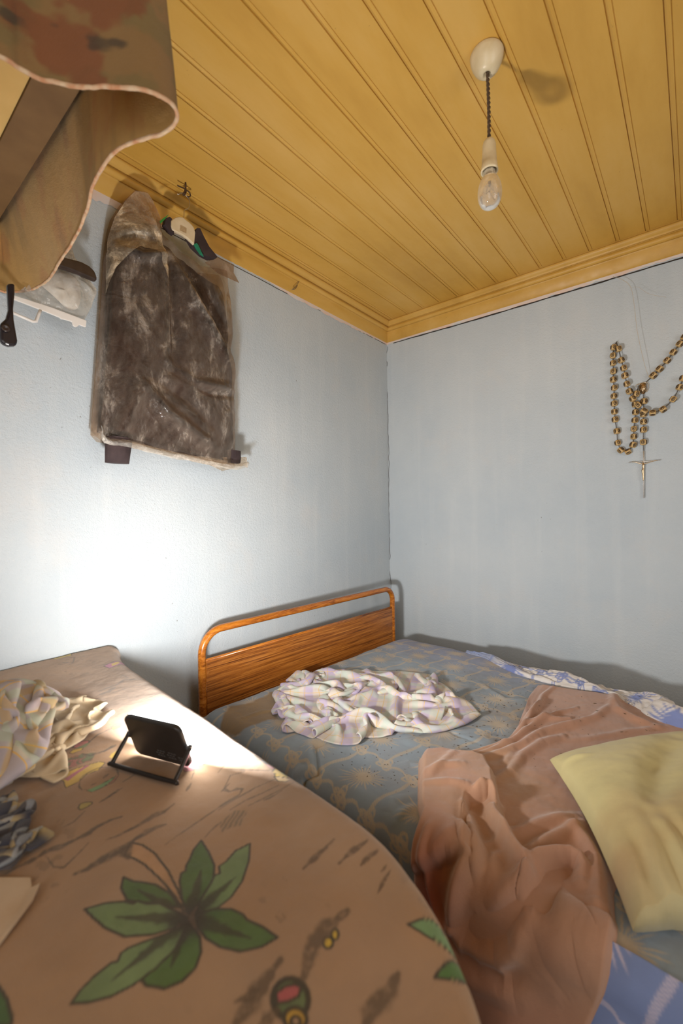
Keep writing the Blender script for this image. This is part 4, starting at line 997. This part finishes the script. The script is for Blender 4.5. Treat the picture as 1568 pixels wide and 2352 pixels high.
M_lilac = plaid_mat('lilac_check_cotton', (.64, .57, .51), [(0, .11, .0, .018, (.46, .38, .56), .75), (1, .13, .02, .018, (.45, .38, .55), .65), (0, .11, .045, .010, (.52, .58, .50), .7), (1, .13, .06, .012, (.50, .57, .52), .6), (0, .055, .013, .0014, (.68, .48, .18), .8), (1, .065, .03, .0014, (.68, .48, .18), .7)])
lp = [bedpt(*p) for p in ((634, 1606), (650, 1575), (700, 1530), (770, 1516), (850, 1528), (900, 1540), (960, 1535), (1018, 1562), (1060, 1630), (1040, 1655), (980, 1670), (900, 1668), (870, 1695), (800, 1698), (730, 1680), (670, 1660), (640, 1640))]
cen = np.mean(np.array(lp), axis=0)
Pc, uvc = crumple(60, 50, 1.05, .85, bed_floor, poly_fence(lp), cen, rot=.5, seed=7, steps=130, squeeze=.05, comp=.62, wl=.21, amp=.040)
o = grid('pillowcase', Pc, M_lilac, None, None, uvc, thick=.003, sub=2)
tag(o, 'crumpled lilac and cream checked pillowcase lying near the headboard', 'pillowcase')

# pile of clothes at the far left of the near bed
def npt(px, py, z): q = un(px, py, z=z); return (q[0], q[1])
M_creamc = plaid_mat('cream_flannel', (.66, .53, .36), [], bump=.3)
pl2 = [npt(*p) for p in ((90, 1700, .83), (100, 1640, .85), (160, 1570, .87), (222, 1590, .86), (240, 1645, .84), (190, 1665, .84), (185, 1700, .84), (150, 1760, .83), (60, 1800, .83), (20, 1760, .83))]
c2 = np.mean(np.array(pl2), axis=0)
Pc, uvc = crumple(38, 34, .46, .36, near_floor, poly_fence(pl2), c2, rot=.3, seed=12, steps=120, squeeze=.05, comp=.62, wl=.13, amp=.028)
o = grid('cream_cloth', Pc, M_creamc, None, None, uvc, thick=.003, sub=2)
tag(o, 'cream flannel cloth with soft folds under the checked shirt beside the work light', 'cloth')
top2 = Pc.copy()
def pile_floor(x, y):
    z = near_floor(x, y); d2 = (x[..., None]-top2[::2, ::2, 0].reshape(-1))**2+(y[..., None]-top2[::2, ::2, 1].reshape(-1))**2
    k = np.exp(-d2/.0002); zz = (top2[::2, ::2, 2].reshape(-1)-z[..., None])*(k > .35)
    mc = npt(0, 1600, .93); md = .115*np.exp(-((x-mc[0])**2+(y-mc[1])**2)/.012)
    return z+np.maximum(np.maximum(zz.max(-1), 0)*.85, md)
M_shirt = plaid_mat('faded_check_shirt', (.56, .50, .40), [(0, .09, .0, .020, (.36, .30, .36), .7), (1, .10, .02, .018, (.40, .36, .40), .7), (0, .09, .04, .010, (.45, .50, .40), .7), (1, .10, .05, .010, (.50, .33, .12), .6), (0, .045, .02, .0015, (.70, .42, .10), .8)])
pl3 = [npt(*p) for p in ((-60, 1530, .95), (40, 1490, .95), (110, 1530, .93), (150, 1560, .90), (140, 1640, .87), (110, 1700, .86), (80, 1760, .84), (20, 1810, .84), (-60, 1830, .84), (-160, 1700, .85))]
c3 = np.mean(np.array(pl3), axis=0)
Pc, uvc = crumple(46, 42, .66, .56, pile_floor, poly_fence(pl3), c3, rot=-.4, seed=5, steps=110, squeeze=.05, comp=.60, wl=.20, amp=.060)
o = grid('shirt', Pc, M_shirt, None, None, uvc, thick=.003, sub=2)
tag(o, 'faded lilac and green checked shirt heaped at the left on the palm print sheet', 'shirt')
M_navy = plaid_mat('navy_plaid_flannel', (.40, .31, .17), [(0, .10, .0, .030, (.035, .04, .07), .92), (1, .11, .03, .026, (.04, .045, .075), .85), (0, .10, .05, .006, (.30, .32, .36), .7), (1, .11, .075, .006, (.32, .34, .36), .7)])
pl4 = [npt(*p) for p in ((-60, 1850, .85), (20, 1800, .86), (110, 1800, .86), (150, 1830, .85), (140, 1870, .84), (115, 1915, .84), (60, 1945, .84), (0, 1975, .83), (-80, 1990, .83))]
c4 = np.mean(np.array(pl4), axis=0)
Pc, uvc = crumple(36, 32, .34, .28, near_floor, poly_fence(pl4), c4, rot=.8, seed=9, steps=110, squeeze=.05, comp=.6, wl=.12, amp=.028)
o = grid('flannel_cloth', Pc, M_navy, None, None, uvc, thick=.003, sub=2)
tag(o, 'navy and tan plaid flannel cloth crumpled in front of the shirt pile', 'cloth')
# sheet of paper
pp = [un(a, b, z=.827) for a, b in ((-60, 2015), (0, 2010), (70, 2010), (73, 2032), (92, 2030), (75, 2070), (0, 2165), (-60, 2220))]
for i, p in enumerate(pp): p[2] = fg_h(p[0], p[1])+.004+(.004 if i in (4, 5) else 0)
o = link('paper_sheet', mesh(*prism_geo(pp, (0, 0, .0012)), 'paper'), mottled('aged_paper', (.50, .36, .24), (.56, .43, .31), 18, .9), None, False)
tag(o, 'torn piece of cream paper at the lower left edge of the palm print sheet', 'paper')

# dirt on the bed
def crumbs():
    rg = random.Random(11); V = []; F = []
    reg = [((700, 1520), (1230, 1780), 430, .0018), ((1000, 1580), (1240, 1730), 200, .002), ((1230, 1600), (1560, 1740), 40, .0026), ((740, 1720), (960, 1840), 60, .0016)]
    for (x0, y0), (x1, y1), n_, s_ in reg:
        for k in range(n_):
            px, py = rg.uniform(x0, x1), rg.uniform(y0, y1); u, v = loc(px, py, .59)
            if v < .05 or v > VE-.03 or u < .1: continue
            z = float(top_h(np.array(u), np.array(v)))+(.0065 if px < 1225 else .0235); c = L2W(u, v, z); r = s_*rg.uniform(.4, 1.2)
            a = rg.uniform(0, 6.3); e = rg.uniform(1, 2.6); b = len(V)
            for q in ((1, 0, 0), (-1, 0, 0), (0, 1, 0), (0, -1, 0), (0, 0, 1), (0, 0, -1)):
                V.append(c+r*np.array([q[0]*math.cos(a)*e-q[1]*math.sin(a)*.6, q[0]*math.sin(a)*e+q[1]*math.cos(a)*.6, q[2]*.5]))
            F.extend([tuple(b+i for i in t) for t in ((0, 2, 4), (2, 1, 4), (1, 3, 4), (3, 0, 4), (2, 0, 5), (1, 2, 5), (3, 1, 5), (0, 3, 5))])
    return V, F
tag(link('dirt_crumbs', mesh(*crumbs(), 'dirt'), mottled('dark_dirt', (.06, .035, .02), (.16, .10, .05), 300, .9)), 'scattered dark droppings and dust crumbs on the blue grey cover', 'dirt', None, 'stuff')

# ------------------------------------------------------------------ dark jacket on a hanger inside a plastic cover, left wall
XB = .125
def bag_grid(top, bot, n, mm):
    s = np.linspace(0, 1, n); t = np.linspace(0, 1, mm)
    tp = np.array([[np.interp(s, [q[0] for q in top], [q[1][k] for q in top])] for k in (0, 1)])[:, 0]
    bt = np.array([[np.interp(s, [q[0] for q in bot], [q[1][k] for q in bot])] for k in (0, 1)])[:, 0]
    PX_ = tp[0][:, None]*(1-t)+bt[0][:, None]*t; PY_ = tp[1][:, None]*(1-t)+bt[1][:, None]*t
    return s[:, None]+0*t, t[None]+0*s[:, None], PX_, PY_
def px2yz(PX_, PY_, x=XB):
    d0 = (PX_-W_/2)/FPX; d1 = (H_/2-PY_)/FPX
    d = d0[..., None]*RB[0]+d1[..., None]*RB[1]+RB[2]; k = (x-CAM[0])/d[..., 0]
    return CAM[1]+d[..., 1]*k, CAM[2]+d[..., 2]*k
def prid(X_, Y_, pl, h, w):
    D, T = seg_dist(X_, Y_, pl); return h*np.exp(-(D/w)**2)*np.sin(math.pi*np.clip(T, .06, .94))**.5
def bag_disp(S_, T_, A, B):
    d = .105*(np.clip(1-np.abs(2*S_-1)**3.5, 0, 1))**.5*(.55+.45*sstep(0, .25, T_))*(1-.25*sstep(.8, 1, T_))
    d = d-prid(A, B, [(388, 520), (396, 620), (398, 740), (402, 850)], .040, 15)
    d = d+prid(A, B, [(385, 570), (389, 700), (388, 800)], .020, 9)
    d = d+prid(A, B, [(398, 570), (440, 690), (500, 790), (560, 870)], .030, 12)
    d = d-prid(A, B, [(420, 570), (470, 690), (520, 770), (560, 810)], .030, 14)
    d = d+prid(A, B, [(440, 590), (480, 640), (500, 690)], .022, 14)
    d = d+prid(A, B, [(380, 830), (440, 880), (510, 890), (560, 900)], .018, 10)
    d = d-prid(A, B, [(400, 855), (480, 905), (560, 905)], .016, 8)
    d = d+prid(A, B, [(330, 890), (380, 950), (450, 1000), (500, 1030)], .026, 12)
    d = d-prid(A, B, [(350, 870), (430, 920), (520, 1010)], .014, 11)
    d = d+prid(A, B, [(325, 880), (300, 940), (280, 1000)], .022, 14)
    d = d+prid(A, B, [(275, 560), (320, 590), (375, 590), (390, 575)], .026, 10)
    d = d-prid(A, B, [(280, 535), (330, 545), (365, 560)], .020, 10)
    d = d+prid(A, B, [(345, 470), (360, 520), (385, 560)], .014, 7)
    d = d+prid(A, B, [(268, 560), (262, 700), (252, 850), (245, 980)], .012, 10)
    return np.maximum(d, .0)
M_film = plastic_film('clouded_polythene', (.70, .58, .47), .10, .12, 16, .8, .30, (1, 1.2, .55))
M_film2 = plastic_film('clouded_polythene_hem', (.78, .72, .64), .34, .22, 16, .6)
topc = [(0, (264, 575)), (.02, (270, 520)), (.05, (281, 478)), (.13, (303, 443)), (.2, (322, 424)), (.27, (350, 431)), (.33, (365, 455)), (.37, (378, 485)), (.40, (384, 510)), (.43, (392, 528)), (.5, (430, 570)), (.6, (470, 603)), (.75, (503, 607)), (.9, (537, 612)), (.96, (545, 632)), (1, (551, 660))]
botc = [(0, (236, 992)), (.05, (250, 1010)), (.2, (300, 1018)), (.5, (400, 1040)), (.8, (505, 1062)), (1, (567, 1070))]
Sg, Tg, A, B = bag_grid(topc, botc, 150, 210)
d = bag_disp(Sg, Tg, A, B); wr = .006*fbm(A/26+B/40, B/60, 44, 3)+.0016*np.abs(fbm(A/5, B/16+A/12, 46))
yy, zz = px2yz(A, B)
cvr = grid('plastic_cover', np.stack([.035+d+wr*np.clip(d*30, 0, 1), yy, zz], -1), M_film)
tag(cvr, 'clouded clear plastic garment cover over the dark jacket on the left wall', 'garment cover')
M_top = plastic_film('clouded_gathered_polythene', (.80, .66, .48), .36, .18, 20, .8, .4)
full = np.stack([.035+d+wr*np.clip(d*30, 0, 1)+.0035+.004*fbm(A/16, B/34, 91, 3), yy, zz], -1)
grid('gathered_top', full[1:62, 1:52], M_top, cvr)
bk = grid('back_sheet', np.stack([.030+0*d, yy, zz], -1)[::4, ::4], M_film, cvr)
hm = [un(a, b, x=XB-.01) for a, b in ((232, 985), (236, 1003), (252, 1014), (300, 1020), (350, 1034), (400, 1046), (450, 1055), (500, 1066), (540, 1072), (568, 1066))]
hs = spline(hm, 120); tt = np.linspace(-1, 1, 14); P3 = np.zeros((120, 14, 3))
for i in range(120):
    P3[i] = hs[i]; P3[i, :, 2] += -tt*.011+.003*fbm(np.full(14, i*.12), tt, 3); P3[i, :, 0] += .010*(1-tt**2)+.006*fbm(np.full(14, i*.2), tt*1.5, 6)
grid('hem', P3, M_film2, cvr)
fl = [un(a, b, x=.075) for a, b in ((400, 1046), (440, 1060), (480, 1068), (510, 1082), (560, 1070), (568, 1075), (566, 1050), (500, 1050))]
link('loose_flap', mesh(*prism_geo(fl, (.001, 0, 0)), 'flap'), M_film2, cvr, False)
fl = [un(a, b, x=.09) for a, b in ((470, 603), (500, 590), (537, 608), (536, 626), (549, 650), (500, 628))]
link('loose_flap', mesh(*prism_geo(fl, (.001, 0, 0)), 'flap'), M_film, cvr, False)
# jacket
topj = [(0, (280, 590)), (.04, (276, 530)), (.08, (285, 500)), (.2, (315, 490)), (.32, (360, 503)), (.38, (384, 530)), (.45, (410, 555)), (.6, (470, 622)), (.8, (520, 645)), (.95, (538, 665)), (1, (545, 700))]
botj = [(0, (250, 985)), (.5, (400, 1025)), (.82, (505, 1050)), (1, (561, 1058))]
Sj, Tj, A, B = bag_grid(topj, botj, 90, 120)
dj = bag_disp(Sj*.94+.03, Tj, A, B); yy, zz = px2yz(A, B)
fx = np.maximum(.035+dj*.9-.016+.006*fbm(A/18, B/26, 77, 3), .033)
P3 = np.concatenate([np.stack([fx, yy, zz], -1), np.stack([.036+0*fx, yy, zz], -1)[::-1]], 0)
jk = empty('jacket', tuple(un(420, 540, x=.08)), 'dark brown jacket on a hanger inside the plastic cover', 'jacket')
M_jk = mottled('dark_brown_wool', (.030, .017, .018), (.055, .034, .034), 16, .85, 0, .5, 400)
grid('body', P3, M_jk, jk)
def cuff(pts, r0, r1, nm='cuff'):
    g = np.array(pts); V = []; F = []; seg = 48; k_ = len(g)
    for i, p in enumerate(g):
        r = r0+(r1-r0)*i/(k_-1)
        for q in range(seg):
            a = 2*math.pi*q/seg; rr = r*(1+.035*math.cos(a*16)); V.append(p+np.array([.55*rr*math.cos(a), rr*math.sin(a), 0]))
    F = [(i*seg+q, i*seg+(q+1) % seg, (i+1)*seg+(q+1) % seg, (i+1)*seg+q) for i in range(k_-1) for q in range(seg)]+[tuple(range((k_-1)*seg, k_*seg))]
    return link(nm, mesh(V, F, nm), M_jk, jk)
cuff([un(274, 1005, x=.09), un(271, 1035, x=.09), un(269, 1064, x=.09)], .041, .036)
cuff([un(535, 1035, x=.08), un(537, 1052, x=.08), un(537, 1064, x=.08)], .034, .028)
cb_ = lambda p, x: un(360+p[0]/7.84, 420+p[1]/7.84, x=x)
link('shoulder', mesh(*prism_geo([cb_(p, .085) for p in ((650, 870), (700, 880), (760, 1010), (860, 1200), (1015, 1390), (900, 1400), (760, 1330), (600, 1180), (500, 1010), (560, 1010))], (.03, 0, 0)), 'shoulder'), M_jk, jk, False)
link('collar', mesh(*prism_geo([cb_(p, .10) for p in ((110, 680), (180, 655), (220, 690), (235, 830), (260, 960), (180, 900), (90, 790))], (.02, 0, 0)), 'collar'), M_jk, jk, False)
M_green = mottled('green_ribbon', (.0, .16, .09), (.01, .24, .14), 30, .5)
link('green_ribbon', mesh(*prism_geo([cb_(p, .118) for p in ((660, 1112), (712, 1085), (745, 1130), (840, 1335), (770, 1290), (700, 1190))], (.002, 0, 0)), 'ribbon'), M_green, jk, False)
link('green_ribbon', mesh(*prism_geo([cb_(p, .135) for p in ((50, 690), (100, 650), (210, 570), (200, 590), (150, 650), (70, 735))], (.002, 0, 0)), 'ribbon'), mottled('bright_green_tape', (.02, .20, .03), (.03, .28, .05), 30, .5), jk, False)
# hanger
hg = empty('clothes_hanger', tuple(un(425, 440, x=.09)), 'cream plastic clothes hanger with a thin wire hook holding the dark jacket', 'hanger')
pts = [cb_(p, .112) for p in ((232, 700), (260, 675), (310, 645), (360, 630), (410, 633), (450, 650), (500, 690), (560, 735), (610, 785), (645, 840), (665, 920), (658, 1000), (645, 1140), (590, 1085), (520, 1020), (430, 960), (330, 910), (250, 870), (230, 800))]
o = link('shoulder_plate', mesh(*prism_geo(pts, (.012, 0, 0)), 'plate'), mottled('aged_cream_plastic', (.62, .50, .32), (.70, .58, .40), 25, .4), hg, False); bevel(o, .004, 3)
st_ = link('price_sticker', mesh(*prism_geo([cb_(p, .1245) for p in ((425, 762), (535, 822), (530, 912), (415, 855))], (.0008, 0, 0)), 'sticker'), mottled('brown_sticker', (.36, .24, .12), (.46, .33, .18), 250, .7), o, False)
hk = [(365, 195), (385, 208), (405, 200), (440, 180), (490, 195), (520, 225), (570, 280), (592, 340), (585, 420), (560, 462), (510, 482), (492, 510), (490, 560), (485, 690)]
link('hook', mesh(*tube_geo(spline([cb_(p, .100+.018*i/13) for i, p in enumerate(hk)], 80), .0016, 8), 'hook'), plain('thin_steel_wire', (.55, .50, .42), .3, .9), hg)
# wire loop in the ceiling that carries it
cw = empty('wire_loop', tuple(un(424, 432, z=2.449)), 'rusty twisted wire loop in the ceiling edge above the jacket', 'wire loop')
wp = [(370, 45), (420, 72), (470, 92), (510, 112), (520, 100), (505, 150), (480, 185), (470, 210), (492, 220), (515, 190), (528, 160), (522, 135), (545, 140), (580, 170), (602, 205), (600, 240), (575, 250), (550, 240)]
link('wire', mesh(*merge(tube_geo(spline([cb_(p, .118-.002*i/17) for i, p in enumerate(wp)], 90), .0022, 7), tube_geo([cb_((520, 92), .117), cb_((500, 180), .112)], .0034, 7), tube_geo([cb_((520, 100), .117), cb_((519, 92), .117)+np.array([0, 0, .02])], .003, 7)), 'wire'), plain('rusty_wire', (.10, .055, .03), .7, .5), cw)
# small bent nail on the cornice
cn = empty('bent_nail', tuple(un(686, 654, x=.012)), 'small bent metal hook in the left cornice right of the jacket', 'hook')
nn = [un(689, 641, x=.020), un(683, 652, x=.028), un(676, 661, x=.030), un(671, 665, x=.026), un(678, 663, x=.018), un(683, 655, x=.011)]
link('wire', mesh(*tube_geo(spline(nn, 24), .0016, 6), 'hook'), plain('dull_metal', (.30, .26, .22), .4, .8), cn)

# ------------------------------------------------------------------ hanging blanket, upper left
ZH = 1.90
hem_px = [(-1400, -420), (-800, -200), (-420, -40), (-200, 40), (0, 125), (50, 155), (100, 180), (170, 195), (250, 199), (330, 206), (380, 226), (408, 256), (404, 285), (372, 308), (330, 322), (275, 345), (238, 385), (215, 430), (203, 480), (176, 545), (140, 600), (115, 640), (80, 664), (35, 672), (0, 671), (-30, 674), (-52, 678)]
hp_ = spline([un(a, b, z=ZH) for a, b in hem_px], 420); hp_[:, 0] = np.maximum(hp_[:, 0], .012)
cum = np.concatenate([[0], np.cumsum(np.linalg.norm(np.diff(hp_[:, :2], axis=0), axis=1))])
zt_ = np.linspace(0, 1, 90); P3 = np.zeros((420, 90, 3)); CC = np.zeros((420, 90, 3))
ZS = 2.085
ic = int(np.argmax(hp_[:, 0])); far = sstep(ic-10, ic+60, np.arange(420))[:, None]
t_end = np.stack([np.minimum(hp_[:, 0]-.01, .875), hp_[:, 1]], -1); t_far = np.stack([np.minimum(hp_[:, 0], .875), np.full(420, -1.994)], -1)
hp_top = t_end*(1-far)+t_far*far
for k, q in enumerate(zt_):
    P3[:, k, :2] = hp_[:, :2]*(1-q)+hp_top*q+.006*q*np.stack([fbm(cum*6, cum*0+q, 3), fbm(cum*6, cum*0+q+4, 5)], -1)
    P3[:, k, 2] = ZH+(ZS+.034-ZH)*q+.003*fbm(cum*30, cum*0, 2)*(1-q)
Ug, Vg = np.meshgrid(cum, zt_*.25, indexing='ij')
c0_ = np.zeros(P3.shape); c0_[:] = (.25, .145, .055)
n1_ = sstep(-.05, .25, fbm(Ug*16, Vg*16, 4))[..., None]; c0_ = c0_*(1-n1_*.5)+np.array([.16, .13, .05])*n1_*.5
n2_ = sstep(.16, .40, fbm(Ug*13+9, Vg*13+2, 14))[..., None]; c0_ = c0_*(1-n2_*.6)+np.array([.20, .045, .02])*n2_*.6
n3_ = sstep(.20, .33, fbm(Ug*9+7, Vg*13+2, 24))[..., None]; c0_ = c0_*(1-n3_*.8)+np.array([.06, .045, .03])*n3_*.8
M_hang = cloth_mat('patterned_heavy_blanket', bump=.4, weave=500, sheen=.2)
# the reverse side is plainer tan with faint streaks
tb = M_hang.node_tree; geo = tb.nodes.new('ShaderNodeNewGeometry')
hb = grid('hanging_blanket', P3, M_hang, None, c0_)
tag(hb, 'heavy brown and red patterned blanket hanging in folds at the top left', 'blanket')
ci = np.zeros(P3.shape); ci[:] = (.50, .30, .10)
n1_ = sstep(-.1, .35, fbm(Ug*22, Vg*4, 5))[..., None]; ci = ci*(1-n1_*.4)+np.array([.22, .15, .06])*n1_*.4
n2_ = sstep(.1, .4, fbm(Ug*12, Vg*8, 6))[..., None]; ci = ci*(1-n2_*.35)+np.array([.42, .16, .06])*n2_*.35
T2 = np.gradient(hp_[:, :2], axis=0); T2 /= np.linalg.norm(T2, axis=1)[:, None]; nrm2 = np.stack([-T2[:, 1], T2[:, 0]], -1)
Pin = P3.copy(); Pin[:, :, :2] += nrm2[:, None, :]*.004
hl = grid('lining', Pin, cloth_mat('tan_blanket_reverse', bump=.5, weave=500), hb, ci); tag(hl, 'plain tan reverse side')
ed = hp_.copy(); ed[:, :2] += nrm2*.002; ed[:, 2] += .003*fbm(cum*30, cum*0, 2)
link('stitched_edge', mesh(*tube_geo(ed, .0032*(1+.15*fbm(cum*120, cum*0, 3)), 7), 'edge'), mottled('cream_stitched_edge', (.62, .46, .30), (.50, .24, .12), 60, .9), hb)

# ------------------------------------------------------------------ hangers and zip pouch behind the blanket
q0_ = lambda p, x: un(p[0]/6.03, 540+p[1]/6.03, x=x)
M_clear = plastic_film('clear_vinyl', (.86, .84, .80), .30, .14, 26, .7)
M_wpl = plain('milky_white_plastic', (.72, .68, .64), .3)
zp = empty('zip_pouch', tuple(q0_((900, 400), .06)), 'clear plastic pouch with a white slider bar and handle on the left wall', 'pouch')
pg = [(1000, 60), (985, 200), (1040, 320), (1110, 410), (1250, 640), (1330, 740), (1335, 820), (1290, 900), (1265, 1000), (1160, 1190), (700, 1020), (190, 830), (560, 560), (800, 320)]
fr_ = [q0_(p, .085) for p in pg]; cx = np.mean(fr_, axis=0)+np.array([.035, 0, 0]); rings = [[p+(cx-p)*k*np.array([1, 1, 1]) if True else p for p in fr_] for k in (0, .25, .55)]
V = []
for k, rg_ in enumerate(rings):
    for i, p in enumerate(rg_): V.append(p+np.array([.012*math.sin(i*2.1+k), 0, 0])*(k > 0))
V.append(cx); N_ = len(fr_); F = [(k*N_+i, k*N_+(i+1) % N_, (k+1)*N_+(i+1) % N_, (k+1)*N_+i) for k in (0, 1) for i in range(N_)]+[(2*N_+i, 2*N_+(i+1) % N_, 3*N_) for i in range(N_)]
o = link('clear_front', mesh(V, F, 'pouch'), M_clear, zp); s_ = o.modifiers.new('s', 'SUBSURF'); s_.levels = 1; s_.render_levels = 2
link('clear_back', mesh(*prism_geo([q0_(p, .070) for p in pg], (.001, 0, 0)), 'pouch'), M_clear, zp, False)
def crumpled_lump(poly, x, th, seed, nm, mat, par):
    c = np.mean([q0_(p, x) for p in poly], axis=0); R1 = [q0_(p, x) for p in poly]; m1 = len(R1); V = list(R1)
    rg2 = random.Random(seed)
    for k, f in ((1, .22), (2, .5), (3, .78)):
        for p in R1: V.append(p+(c-p)*f+np.array([th*math.sin(math.pi*.5*(f+.1))*rg2.uniform(.5, 1.3), 0, 0]))
    V.append(c+np.array([th, 0, 0])); F = [(k*m1+i, k*m1+(i+1) % m1, (k+1)*m1+(i+1) % m1, (k+1)*m1+i) for k in range(3) for i in range(m1)]+[(3*m1+i, 3*m1+(i+1) % m1, 4*m1) for i in range(m1)]
    o = link(nm, mesh(V, F, nm), mat, par); s = o.modifiers.new('s', 'SUBSURF'); s.levels = 1; s.render_levels = 2; return o
crumpled_lump([(600, 470), (800, 470), (1050, 570), (1100, 700), (1130, 820), (1100, 1000), (1040, 1040), (940, 1050), (850, 950), (760, 860), (620, 740), (500, 640)], .074, .016, 2, 'white_wrapping', mottled('white_tissue', (.66, .60, .54), (.76, .71, .66), 40, .6, 0, .6, 60), zp)
br = prism_geo([q0_(p, .088) for p in ((150, 830), (700, 1005), (1190, 1190), (1180, 1282), (1090, 1250), (1060, 1275), (1030, 1280), (1000, 1255), (985, 1205), (860, 1170), (840, 1172), (820, 1150), (600, 1060), (160, 890))], (.006, 0, 0))
o = link('slider_bar', mesh(*br, 'bar'), M_wpl, zp, False); bevel(o, .0015, 2)
lp_ = [(560, 1040), (535, 1100), (500, 1195), (450, 1195), (300, 1130), (120, 1050)]
link('handle', mesh(*tube_geo([q0_(p, .091) for p in lp_], .0042, 8), 'handle'), M_wpl, zp)
M_bk = mottled('dark_brown_hanger_plastic', (.030, .018, .014), (.045, .028, .022), 40, .28)
dh = empty('coat_hanger', tuple(q0_((900, 360), .12)), 'glossy dark brown hanger arm poking out above the clear pouch', 'hanger')
o = link('arm', mesh(*prism_geo([q0_(p, .105) for p in ((600, 280), (800, 325), (950, 360), (1100, 400), (1210, 460), (1280, 530), (1308, 610), (1306, 665), (1200, 622), (1050, 560), (900, 505), (600, 420))], (.020, 0, 0)), 'arm'), M_bk, dh, False); bevel(o, .006, 4)
bh = empty('coat_hanger', tuple(q0_((120, 800), .17)), 'black plastic hanger end hanging down below the patterned blanket', 'hanger')
o = link('arm', mesh(*prism_geo([q0_(p, .16) for p in ((75, 700), (180, 700), (182, 840), (162, 1050), (170, 1200), (200, 1380), (218, 1480), (212, 1535), (180, 1555), (100, 1558), (30, 1535), (-20, 1480), (-20, 1250), (60, 1180), (95, 1050), (85, 850))], (.018, 0, 0)), 'arm'), plain('black_plastic', (.014, .010, .013), .22), bh, False); bevel(o, .006, 4)
link('notch', mesh(*lathe_geo([(.0001, -.001), (.0085, -.001), (.0095, .003), (.0060, .003), (.0001, .001)], 20, q0_((75, 1290), .180), (1, 0, 0)), 'notch'), M_bk, bh)

# board of the raised bunk the patterned blanket is spread over
M_strip = mottled('dark_brown_strip', (.16, .085, .03), (.20, .11, .04), 12, .7)
M_under = mottled('pale_varnished_board', (.66, .42, .13), (.74, .50, .18), 6, .6)
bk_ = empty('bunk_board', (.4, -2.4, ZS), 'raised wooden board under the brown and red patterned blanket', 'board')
x1 = float(hp_[:, 0].max())-.06
link('edge_strip', mesh(*box_geo((x1/2+.003, -2.036, ZS+.012), (x1-.006, .066, .030)), 'board_strip'), M_strip, bk_, False)  # darker strip along the far edge of the board
link('panel', mesh(*box_geo((x1/2-.02, -2.56, ZS+.015), (x1-.06, .98, .024)), 'panel'), M_under, bk_, False)
tp_ = [p for p in hp_[::6]]; tz = ZS+.036
top_ = [np.array([p[0], p[1], tz]) for p in tp_]+[np.array([.012, -3.05, tz]), ]
link('top_panel', mesh(*prism_geo([np.array([.012, -1.99, tz]), np.array([x1+.03, -1.99, tz]), np.array([x1+.0, -3.0, tz]), np.array([.012, -3.0, tz])], (0, 0, .006)), 'top'), M_hang, hb, False)
